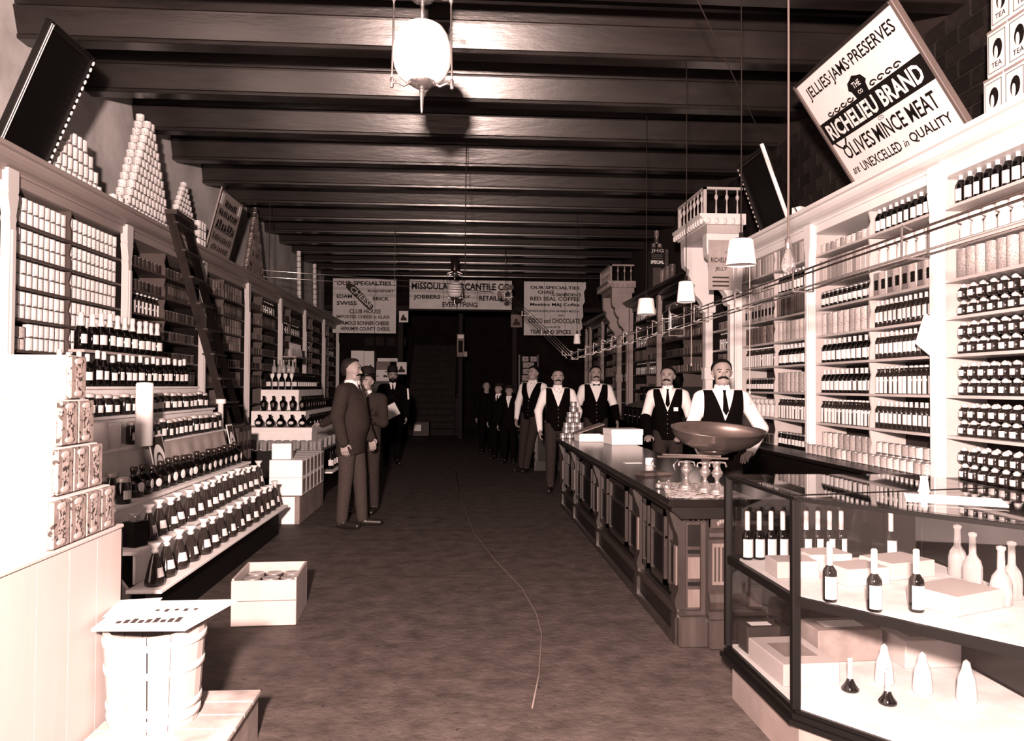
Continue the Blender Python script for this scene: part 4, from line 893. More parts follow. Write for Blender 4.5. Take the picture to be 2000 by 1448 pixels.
# ------------------------------------------------------------------ pictures and signs standing on the cornices
GOLDF = mat('gilt_moulding', .5, .35, .5, noise=(30, .5))
def picture(label, loc, rot, w, h, fm, plain=True, name='framed_picture', face=BLACK):
    t = thing(name, label, 'picture', loc, rot)
    ob('panel', MB().box(.04, w - .04, 0, .02, .04, h - .04), face, t)
    for nm, b in (('frame_side', (0, .045, -.02, .03, 0, h)), ('frame_side', (w - .045, w, -.02, .03, 0, h)), ('frame_top', (.045, w - .045, -.02, .03, h - .045, h)), ('frame_bottom', (.045, w - .045, -.02, .03, 0, .045))):
        ob(nm, MB().cbox(*b, .006), fm if nm == 'frame_side' else DARKWOOD, t)
    return t
pc = picture('large black glazed picture with pale ornate frame leaning off the left cornice', (-3.20, 5.42, 3.106), (R_(22), 0, math.pi / 2), .64, .92, DARKWOOD)
for k in range(17):
    ob('frame_ornament', MB().ell((.64 - .022, -.024, .04 + k * .052), (.014, .008, .018), 8, 6), PAPER, pc)
    if k < 2: ob('inner_line', MB().box(.01 + k * .022, .016 + k * .022, -.023, -.02, .02, .9), PAPER, pc)
pr = picture('dark framed picture leaning off the right cornice beside the lamp cord', (3.20, 8.05, 3.106), (R_(20), 0, -math.pi / 2), .72, .78, DARKWOOD)
ob('bright_edge', MB().cbox(.70, .725, -.035, .0, 0, .80, .004), PAPER, pr)
for k in range(14): ob('frame_bead', MB().ell((.02, -.024, .04 + k * .053), (.01, .008, .014), 8, 6), PAPERG, pr)
ob('paper_cube', MB().cbox(-.05, .05, -.05, .05, 0, .09, .004), PAPER, None, (3.22, 7.18, 3.1005), (0, 0, .5), label='small white box on the right cornice beside the dark picture', cat='box')
# left tilted sign
SIGNG = mat('grey_sign_board', .30, .7, .2, noise=(5, .2))
ls = thing('cornice_sign', 'grey lettered sign tilted forward on the left cornice', 'sign', (-3.22, 9.75, 3.108), (R_(14), 0, math.pi / 2))
W_, H_ = .95, .84
ob('board', MB().cbox(0, W_, 0, .02, 0, H_, .004), SIGNG, ls)
ob('border', MB().box(.0, W_, -.004, -.001, 0, .03).box(0, W_, -.004, -.001, H_ - .03, H_).box(0, .03, -.004, -.001, .03, H_ - .03).box(W_ - .03, W_, -.004, -.001, .03, H_ - .03), INKL, ls)
for z, h, x0_, x1_, n in ((.64, .10, .24, .72, 7), (.51, .10, .10, .85, 9), (.33, .14, .10, .86, 7), (.19, .10, .08, .85, 10), (.07, .08, .12, .80, 9)):
    st_ = (x1_ - x0_) / n
    for k in range(n):
        x = x0_ + k * st_; hh = h * random.uniform(.7, 1)
        ob('faded_letter', MB().bar((x + st_ * .15, -.003, z), (x + st_ * random.uniform(.15, .5), -.003, z + hh), st_ * .22, .003).bar((x + st_ * .7, -.003, z), (x + st_ * random.uniform(.5, .8), -.003, z + hh), st_ * .2, .003).bar((x + st_ * .2, -.003, z + hh * random.uniform(.2, .9)), (x + st_ * .75, -.003, z + hh * random.uniform(.3, .9)), .003, st_ * .2), INKL if z < .3 else INK, ls)
for x in (.05, W_ - .15): ob('corner_label', MB().cbox(x, x + .1, -.006, 0, H_ - .2, H_ - .06, .002), LABELW, ls)
# Richelieu sign
SB = mat('white_sign_board', .66, .6, .2, noise=(4, .06))
rs = thing('advertising_sign', 'large white jellies and preserves sign tilted off the right cornice', 'sign', (3.175, 6.02, 3.108), (R_(33), 0, -math.pi / 2))
w, h = 1.40, .93
ob('board', MB().cbox(0, w, 0, .02, 0, h, .003), SB, rs)
for nm, b in (('frame_side', (-.02, .012, -.015, .03, -.01, h + .01)), ('frame_side', (w - .012, w + .02, -.015, .03, -.01, h + .01)), ('frame_top', (.012, w - .012, -.015, .03, h - .012, h + .015)), ('frame_bottom', (.012, w - .012, -.015, .03, -.015, .012))):
    ob(nm, MB().cbox(*b, .004), TRIMWOOD if nm != 'frame_side' else CARVEDL, rs)
y_ = -.003
letter(rs, 'JELLIES\u00b7JAMS\u00b7PRESERVES', .09, .74, 1.22, .12, INK, y_, bold=.012)
ob('dark_band', MB().box(.015, w - .015, -.003, -.001, .37, .56), INK, rs)
letter(rs, 'RICHELIEU BRAND', .06, .395, 1.25, .135, SB, -.0045, bold=.03)
ob('crest', MB().prism([(.60, .555), (.585, .62), (.56, .64), (.59, .69), (.63, .70), (.68, .72), (.73, .70), (.77, .69), (.80, .64), (.775, .62), (.76, .555)], 'y', -.003, -.001), INK, rs)
letter(rs, 'THE', .63, .63, .10, .045, SB, -.0045); letter(rs, 'CO', .65, .575, .06, .03, SB, -.0045)
for sx in (-1, 1):
    for k in range(4):
        c = .68 + sx * (.16 + k * .10); ob('scroll_ornament', MB().tube([(c + .045 * math.cos(a) * (1 - a / 9), -.003, .585 + .022 * math.sin(a) * (1 - a / 9) * sx) for a in np.linspace(0, 6, 14)], .006, 4), INK, rs)
ob('lower_scroll', MB().tube([(.06 + .16 * t, -.003, .37 - .07 * math.sin(t * 3.1)) for t in np.linspace(0, 1, 12)], .008, 4), INK, rs)
letter(rs, 'OLIVES', .10, .20, .42, .125, INK, y_, bold=.014); letter(rs, 'MINCE MEAT', .55, .20, .74, .125, INK, y_, bold=.014)
letter(rs, 'CO', .68, .335, .07, .03, INK, y_)
letter(rs, 'are', .07, .075, .09, .05, INK, y_, shear=.3); letter(rs, 'UNEXCELLED', .20, .065, .54, .08, INK, y_, bold=.014); letter(rs, 'in', .77, .075, .06, .05, INK, y_, shear=.3); letter(rs, 'QUALITY', .86, .065, .46, .085, INK, y_, bold=.014)
ob('support_box', MB().cbox(-.07, .07, -.08, .08, 0, .28, .005), CARDBD, None, (3.45, 6.35, 3.1005), label='small box standing behind the tilted preserves sign', cat='box')
# tea tins at the right edge
TEAM = mat('tea_tin_paper', .6, .6, .2, noise=(6, .1))
for rw, (c0, n) in enumerate(((0, 5), (0, 5), (0, 4))):
    for k in range(n):
        t = thing('tea_tin', 'large pale tea tin with portrait, %s row from bottom, %s from left' % (NTH[rw], NTH[k]), 'tin', (3.26, 4.52 - k * .185 - rw * .035, 3.1005 + rw * .292), (0, 0, -math.pi / 2), 'tea tins at the right edge')
        ob('body', MB().cbox(-.088, .088, 0, .16, 0, .29, .004), TEAM, t)
        ob('border', MB().box(-.075, .075, -.0012, 0, .018, .022).box(-.075, .075, -.0012, 0, .252, .256).box(-.075, -.071, -.0012, 0, .018, .256).box(.071, .075, -.0012, 0, .018, .256), INKL, t)
        ob('portrait_oval', MB().ell((.005, 0, .155), (.042, .002, .062), 16, 8), INK, t)
        ob('portrait_light', MB().ell((-.006, -.001, .135), (.018, .0025, .042), 12, 8), TEAM, t)
        ob('lid_band', MB().box(-.088, .088, -.0015, 0, .272, .288), CARDBD, t)
        letter(t, 'TEA', -.045, .045, .09, .032, INK, -.0015)
# J H G SPECIAL sign and tins on the dim right cornice
jt = thing('tin_sign', 'dark tin sign lettered special on the dim right cornice', 'sign', (3.03, 12.35, 3.42), (.0, 0, 0))
ob('board', MB().cbox(0, .25, 0, .02, 0, .32, .004), BLACK, jt)
letter(jt, 'JHG', .02, .22, .21, .075, PAPERG, -.002, bold=.02); letter(jt, 'SPECIAL', .015, .05, .22, .055, PAPER, -.002, bold=.03)
for k in range(3): ob('script_line', MB().tube([(.03 + .015 * i, -.002, .165 + .028 * (k - 1) + .006 * math.sin(i * 1.7 + k)) for i in range(13)], .0025, 4), PAPERG, jt)
ob('leg', MB().box(.02, .05, .005, .02, -.3195, 0).box(.20, .23, .005, .02, -.3195, 0), BLACK, jt)
for i in range(5):
    ob('cornice_tin', P['crate_jar'], None, None, (3.17 + .02 * (i % 2), 11.5 + i * .14, 3.1005), label='dull tin on the dim right cornice, %s from right below the special sign' % NTH[i], cat='tin', group='tins on the dim right cornice')
for i, (dy, dz) in enumerate(((0, 0), (.1, 0), (.05, .11), (.05, .22))):
    ob('stacked_can', P['cornice_tin'], None, None, (3.32 - .16 + dy, 12.62, 3.742 + dz), label='pale can above the special sign, %s from bottom left' % NTH[i], cat='can', group='cans above the special sign')
ob('carton_stack_base', MB().cbox(-.14, .14, -.12, .12, 0, .64, .005), KRAFT, None, (3.24, 12.62, 3.1005), label='tall dark carton behind the special sign', cat='carton')
for i in range(4):
    ob('stacked_can', P['cornice_can'], None, None, (3.45, 11.0, 3.1005 + i * .1105), label='pale can in the stack beyond the nearer bracket, %s from bottom' % NTH[i], cat='can', group='can stack beyond the bracket')

# ------------------------------------------------------------------ signs hung at the rear
SC1 = mat('grey_cloth_banner', .62, .8, .1, noise=(3, .14))
def banner(label, x0, x1, z0, z1, lines, torn=False):
    t = thing('hanging_banner', label, 'banner', (x0, 20.0, z0), group=None)
    W_, H_ = x1 - x0, z1 - z0
    if torn:
        pts = [(0, 0), (W_ * .93, 0), (W_ * .91, .12), (W_ * .95, .2), (W_ * .93, .42), (W_ * .96, .5), (W_ * .95, .8), (W_ * .985, .9), (W_ * .97, 1.15), (W_, 1.25), (W_, H_), (0, H_)]
        ob('cloth', MB().prism(pts, 'y', 0, .012), SC1, t)
    else: ob('cloth', MB().cbox(0, W_, 0, .012, 0, H_, .003), SC1, t)
    for f in (.33, .66) : ob('seam', MB().box(W_ * f, W_ * f + .008, -.003, 0, 0, H_), INKL, t)
    for f in (.04, .96): ob('hanger', MB().tube([(W_ * f, .006, H_ - .01), (W_ * f, .006, H_ + .05)], .008, 5), BLINE, t)
    for (s, x, z, w, h, m) in lines: letter(t, s, x * W_, z * H_, w * W_, h * H_, m, -.004, bold=.028)
    return t
b1_ = banner('grey banner listing cheeses at the rear left', -3.37, -1.75, 2.80, 4.21, [('OUR SPECIALTIES', .06, .875, .86, .08, INK), ('ROQUEFORT', .55, .74, .41, .06, INK), ('EDAM', .06, .64, .24, .065, INK), ('BRICK', .63, .60, .26, .07, INK), ('SWISS', .06, .51, .32, .075, INK), ('CLUB HOUSE', .26, .36, .50, .08, INKL), ('IMPORTED CHEESE in GLASS', .06, .27, .84, .06, INKL), ('our', .03, .165, .07, .05, INK), ('FAMOUS BONNER CHEESE', .12, .145, .77, .075, INK), ('HERKIMER COUNTY CHEESE.', .13, .045, .78, .07, INK)])
rb = ob('ribbon', MB().prism([(.34, 1.25), (.42, 1.30), (.55, 1.24), (.98, .80), (1.04, .70), (1.0, .62), (.90, .62), (.40, 1.10), (.33, 1.18)], 'y', -.005, -.002), INKL, b1_)
letter(b1_, 'CHEESE', .42, 1.12, .72, .14, SC1, -.007, rot=R_(42), bold=.02)
banner('wide grey banner naming the mercantile store at the rear centre', -1.41, 1.25, 3.45, 4.21, [('MISSOULA MERCANTILE CO', .02, .66, .96, .24, INK), ('JOBBERS', .04, .30, .26, .18, INK), ('RETAILERS', .68, .30, .27, .18, INK), ('OF', .53, .38, .06, .10, INKL), ('EVERYTHING', .32, .07, .34, .17, INKL), ('&', .40, .36, .05, .14, INK)])
banner('torn grey banner listing coffees and teas at the rear right', 1.57, 3.20, 2.79, 4.20, [('OUR SPECIALTIES', .10, .86, .8, .06, INK), ('CHASE', .22, .775, .27, .06, INK), ('AND', .44, .735, .07, .035, INK), ("SANBORN'S", .52, .73, .40, .065, INK), ('RED SEAL COFFEE', .10, .645, .80, .075, INKL), ('Meekins M&J Coffee', .10, .53, .80, .075, INK), ('MANDHALING JAVA ARABIAN MOCHA', .08, .42, .82, .055, INKL), ('AND', .55, .355, .10, .04, INKL), ('COCO and CHOCOLATE', .07, .225, .84, .095, INKL), ('CHOICE', .35, .135, .24, .04, INK), ('TEAS AND SPICES', .10, .03, .66, .075, INK)], True)
for (x, z, w, h, lb) in ((-1.70, 3.12, .24, .30, 'small framed poster on the column right of the cheese banner'), (1.25, 3.02, .30, .34, 'small dark poster on the column left of the coffee banner'), (-1.75, 1.75, .26, .32, 'small pale poster low on the left rear column')):
    t = thing('small_poster', lb, 'poster', (x, 20.32, z)); ob('sheet', MB().cbox(0, w, 0, .008, 0, h, .002), PAPER if 'dark' not in lb else CARDBD, t); ob('picture', MB().prism([(w * .2, h * .15), (w * .85, h * .15), (w * .8, h * .4), (w * .62, h * .45), (w * .55, h * .7), (w * .35, h * .62), (w * .3, h * .42), (w * .18, h * .36)], 'y', -.004, -.001), INKL, t)
th = thing('wall_telephone', 'narrow pale wall box with white plate on the stair newel', 'telephone', (-.08, 21.0, 2.25))
ob('backboard', MB().cbox(-.10, .10, 0, .03, 0, .62, .004), CARDBD, th); ob('plate', MB().cbox(-.08, .08, -.012, 0, .50, .60, .003), CARTON, th); ob('dark_face', MB().cbox(-.06, .06, -.02, 0, .12, .44, .004), INK, th); ob('side_box', MB().cbox(.10, .18, -.03, .03, 0, .14, .004), PAPERG, th)
ob('stair_post', MB().cbox(-.06, .06, -.06, .06, 0, 3.44, .01), STAIRW, None, (-.08, 21.1, 0), label='dark upright post right of the rear staircase', cat='post')
# cartons and papers piled at the rear left
for i, (x, z, w, h, m, lb) in enumerate(((-3.0, 1.572, .34, .81, CARTON, 'long white carton on top of the rear left pile, left'), (-2.65, 1.572, .26, .80, CARTON, 'upright white carton with dark spots at the rear left'), (-2.30, 2.096, .58, .09, PAPER, 'white paper roll across the top of the rear left pile'), (-2.33, 1.873, .36, .22, CARDBD, 'grey ribbed carton under the white paper roll'), (-2.33, 1.572, .36, .298, CARTON, 'white picture carton at the bottom of the rear left pile'), (-1.95, 1.572, .2, .40, CARDBD, 'narrow grey carton right of the rear left pile'))):
    t = thing('rear_carton', lb, 'carton', (x, 20.75, z), group='cartons piled at the rear left')
    ob('body', MB().cbox(0, w, 0, .25, 0, h, .004), m, t)
    ob('mark', MB().prism([(w * .55, h * .35), (w * .85, h * .33), (w * .8, h * .5), (w * .66, h * .56), (w * .5, h * .48)], 'y', -.003, -.0005), INKL if i in (1, 4) else CARDBD, t)
ob('rear_table', MB().cbox(-3.2, -1.7, 20.62, 21.3, 1.52, 1.57, .005).box(-3.15, -3.08, 20.7, 20.77, 0, 1.52).box(-1.82, -1.75, 20.7, 20.77, 0, 1.52).box(-3.15, -3.08, 21.2, 21.27, 0, 1.52).box(-1.82, -1.75, 21.2, 21.27, 0, 1.52).box(-3.1, -1.8, 21.0, 21.04, .2, 1.52), DARKWOOD, label='tall dark stand carrying the rear left cartons', cat='stand')
for i, (x, z, w, h) in enumerate(((1.58, 2.12, .17, .14), (1.80, 2.12, .17, .14), (1.60, 1.95, .30, .15), (1.60, 1.78, .26, .15), (1.58, 1.60, .30, .16), (1.56, 1.40, .32, .18), (1.56, 1.15, .30, .22), (1.56, .90, .30, .22))):
    t = thing('rear_box', 'pale small box in the rear right pile, %s from top' % NTH[i], 'box', (x, 20.6, z), group='boxes piled at the rear right'); ob('body', MB().cbox(0, w, 0, .2, 0, h - .004, .004), PAPERG, t); ob('knob', MB().ell((w / 2, 0, h / 2), (.015, .012, .015), 8, 6), INK, t)
rk = thing('rear_rack', 'dark upright rack holding the rear right boxes', 'rack', (1.75, 20.7, 0))
for x in (1.48, 1.98): child('upright', MB().box(x, x + .04, 20.6, 20.85, 0, 2.3), DARKWOOD, rk)
child('rack_shelf', MB().box(1.525, 1.975, 20.6, 20.82, .86, .895), DARKWOOD, rk)
fb = thing('floor_box', 'dark open box with white paper on the floor by the stairs', 'box', (-1.45, 22.05, 0)); ob('box', MB().box(0, .5, 0, .02, 0, .4).box(0, .02, 0, .4, 0, .4).box(.48, .5, 0, .4, 0, .4).box(0, .5, .38, .4, 0, .4).box(0, .5, 0, .4, 0, .02), KRAFT, fb); ob('paper', MB().cbox(.06, .26, -.01, 0, .16, .34, .002), PAPER, fb)

# ------------------------------------------------------------------ lamps
def arc_lamp(label, loc, top):
    t = thing('arc_lamp', label, 'lamp', loc, group='hanging arc lamps')
    ob('globe', MB().lathe([(.07, -.155), (.10, -.145), (.13, -.12), (.155, -.07), (.165, -.01), (.162, .05), (.145, .11), (.12, .15), (.09, .17), (.05, .178), (.02, .18)], 32), OPAL, t)
    ob('lower_cup', MB().lathe([(.0, -.19), (.03, -.188), (.055, -.175), (.075, -.158), (.078, -.148), (.0, -.148)], 20), NICKEL, t)
    ob('finial', MB().lathe([(0, -.33), (.006, -.325), (.008, -.30), (.012, -.22), (.018, -.19), (.0, -.188)], 12), NICKEL, t)
    for sx in (-1, 1):
        ob('lower_arm', MB().tube([(sx * .07, 0, -.16), (sx * .10, 0, -.175), (sx * .14, 0, -.155), (sx * .168, 0, -.16)], .008, 8), NICKEL, t)
        ob('side_rod', MB().tube([(sx * .168, 0, -.18), (sx * .168, 0, -.10), (sx * .163, 0, .10), (sx * .16, 0, .36)], .006, 8).lathe([(.007, -.19), (.011, -.185), (.011, -.14), (.006, -.13)], 8, (sx * .168, 0, 0)).lathe([(.006, .30), (.013, .31), (.013, .34), (.006, .35)], 8, (sx * .161, 0, 0)), NICKEL, t)
        ob('upper_arm', MB().tube([(sx * .16, 0, .33), (sx * .12, 0, .325), (sx * .07, 0, .345), (sx * .03, 0, .35)], .012, 8).bar((sx * .16, 0, .36), (sx * .05, 0, .40), .012, .02), NICKEL, t)
    ob('stem', MB().tube([(0, 0, .17), (0, 0, .36)], .011, 8), NICKEL, t)
    ob('yoke', MB().lathe([(.03, .30), (.06, .315), (.085, .345), (.075, .375), (.04, .40)], 20), NICKEL, t)
    ob('mechanism_case', MB().lathe([(.04, .40), (.085, .41), (.09, .43), (.09, .66), (.07, .70), (.02, .72), (.015, top - loc[2])], 20), BRASSD, t)
    return t
arc_lamp('large white opal globe arc lamp in the near ceiling', (-.245, 4.32, 3.315), 4.27)
arc_lamp('small distant arc lamp globe before the store banner', (-.20, 16.6, 3.52), 4.27)
def pendant(loc, r, h, top, label, pull=None, shade=True):
    t = thing('pendant_lamp', label, 'lamp', loc, group='pendant lamps over the counter')
    if shade:
        ob('shade', MB().lathe([(r, 0), (r * 1.0, .004), (r * .80, h * .96), (r * .74, h), (r * .70, h), (r * .77, h * .95), (r * .96, .006), (r, 0)], 24, cap=False), SHADE, t)
        ob('bulb', MB().ell((0, 0, h * .35), (.028, .028, .04), 10, 8), mat('bulb_glass', .7, .2, .5), t)
        z = h
        ob('shade_holder', MB().lathe([(r * .74, h - .002), (r * .4, h + .012), (.014, h + .016), (.014, h + .05), (0, h + .05)], 16), BRASSD, t)
    else:
        ob('bulb', MB().lathe([(0, -.06), (.03, -.05), (.042, -.02), (.036, .02), (.018, .07), (.016, .09)], 14), mat('clear_bulb', .8, .03, .5, trans=.9), t)
        ob('socket', MB().lathe([(.018, .085), (.02, .09), (.02, .15), (.012, .16)], 12), BRASS, t); z = .1
    ob('cord', MB().tube([(0, 0, z + .04), (.004, 0, (top - loc[2]) * .5), (0, 0, top - loc[2])], .0045 if shade else .007, 5), BLINE if shade else ROPE, t)
    if pull: ob('pull_string', MB().tube([(r * .6, 0, .02), (r * .6, 0, -pull)], .003, 4).ell((r * .6, 0, -pull), (.008, .008, .014), 8, 6), ROPE if False else PAPERG, t)
pendant((1.95, 5.29, 2.315), .105, .18, 4.86, 'largest white shade lamp beside the near bracket', .9)
pendant((1.95, 6.63, 2.20), .08, .18, 4.86, 'middle white shade lamp over the counter', .55)
pendant((1.95, 8.11, 2.23), .10, .17, 4.86, 'smaller white shade lamp left of the middle one')
pendant((1.95, 13.12, 2.19), .06, .17, 4.86, 'tiny distant white shade lamp below the coffee banner')
pendant((1.95, 4.50, 2.20), .04, .1, 4.86, 'bare bulb hanging on a knotted cord', None, False)
ob('ceiling_cord', MB().tube([(.02, 9.0, 4.86), (.012, 9.0, 3.6), (.012, 9.0, 2.75)], .006, 5), BLINE, label='thin dark cord hanging straight down near the middle of the room', cat='cord')
ob('stay_wire', MB().tube([(1.05, 4.31, 4.268), (3.12, 7.0, 3.104)], .004, 5), BLINE, label='thin slanting wire from the ceiling to the right cornice', cat='wire')
ob('trailing_string', MB().tube([(-.12, 13.2, .004), (-.03, 10.2, .004), (.11, 7.66, .004), (.27, 6.45, .004), (.43, 5.52, .004), (.475, 4.9, .004), (.468, 4.5, .004), (.39, 3.87, .004), (.32, 3.47, .004)], .004, 5), ROPE, label='pale string trailing in an arc along the floor', cat='string')

# ------------------------------------------------------------------ cash carrier track
ct = thing('cash_carrier_track', 'nickel cash carrier rails running above the right counter', 'track', (1.95, 8, 2.0))
XT = 1.95
def zt(y): return 2.06 - .008 * (y - 5)
for dx in (-.035, .035):
    for dz in (-.05, .05):
        child('rail', MB().tube([(XT + dx, y, zt(y) + dz) for y in (1.5, 5, 8, 11, 13.9)], .0055, 6), NICKEL if dz < 0 else BRASSD, ct)
for y in (3.2, 4.3, 5.25, 6.2, 6.9, 7.6, 8.3, 9.0, 9.7, 10.4, 11.1, 11.8, 12.6, 13.4):
    z = zt(y)
    child('bracket', MB().bar((XT - .06, y, z - .06), (XT - .06, y, z + .08), .008, .008).bar((XT + .06, y, z - .06), (XT + .06, y, z + .08), .008, .008).bar((XT - .06, y, z - .06), (XT + .06, y, z - .06), .008, .008).bar((XT - .06, y, z + .08), (XT - .01, y, z + .06), .008, .008), NICKEL, ct)
cg = thing('cash_carrier', 'wire cash carrier basket hanging on the rails', 'carrier', (XT, 7.05, zt(7.05)))
ob('cage', MB().bar((-.07, -.12, -.12), (-.07, -.12, .14), .008, .008).bar((-.07, .12, -.12), (-.07, .12, .1), .008, .008).bar((-.07, -.12, -.12), (-.07, .12, -.12), .008, .008).bar((.07, -.12, -.12), (.07, .12, -.12), .008, .008).bar((-.07, -.12, -.12), (.07, -.12, -.12), .008, .008).bar((.07, -.12, -.12), (.07, -.12, .14), .008, .008), NICKEL, cg)
ob('crosspiece', MB().bar((-.07, -.1, .056), (.07, -.1, .056), .012, .012).bar((-.07, .1, .056), (.07, .1, .056), .012, .012), NICKEL, cg)
ob('hook', MB().tube([(0, -.14, .16), (0, -.05, .19), (0, .08, .19), (0, .14, .15), (0, .1, .11)], .006, 6), BRASS, cg)
ct2 = thing('slanting_track', 'slanting cash carrier rails rising to the ceiling pulleys', 'track', (1.4, 15, 2.7))
for o in ((-.06, 0, .03), (.06, 0, .03), (-.06, 0, -.03), (.06, 0, -.03)):
    o = Vector(o); child('rail', MB().tube([Vector((1.95, 13.95, 2.0)) + o, Vector((.86, 16.0, 3.40)) + o], .007, 6), NICKEL, ct2)
for f in (.05, .35, .65, .95):
    p = Vector((1.95, 13.95, 2.0)).lerp(Vector((.86, 16.0, 3.40)), f); child('bracket', MB().bar(p + Vector((-.08, 0, -.04)), p + Vector((.08, 0, -.04)), .01, .01).bar(p + Vector((-.08, 0, -.04)), p + Vector((-.08, 0, .05)), .01, .01).bar(p + Vector((.08, 0, -.04)), p + Vector((.08, 0, .05)), .01, .01), NICKEL, ct2)
for (dx, dz) in ((-.12, -.06), (.0, .06), (.12, .08), (-.02, -.14)):
    child('pulley', MB().prism([(.86 + dx + .055 * math.cos(a), 3.44 + dz + .055 * math.sin(a)) for a in np.linspace(0, 2 * math.pi, 15)[:-1]], 'y', 15.95, 15.99), BRASSD, ct2)
child('hanger_rod', MB().tube([(.86, 15.97, 3.5), (.86, 15.97, 4.86)], .008, 6), BRASSD, ct2)
ct3 = thing('cross_track', 'cash carrier rails crossing high to the left wall', 'track', (-1.2, 14, 3.2))
for dz in (-.05, .05):
    child('rail', MB().tube([(.60, 15.76, 3.44 + dz), (-3.1, 12.05, 3.17 + dz)], .007, 6), NICKEL, ct3)
for f in (.02, .5, .98):
    p = Vector((.60, 15.76, 3.44)).lerp(Vector((-3.1, 12.05, 3.17)), f); child('hanger', MB().bar(p + Vector((0, 0, -.06)), p + Vector((0, 0, 4.27 - p.z)) if f > .1 else p + Vector((0, 0, .07)), .01, .01), BRASSD, ct3)
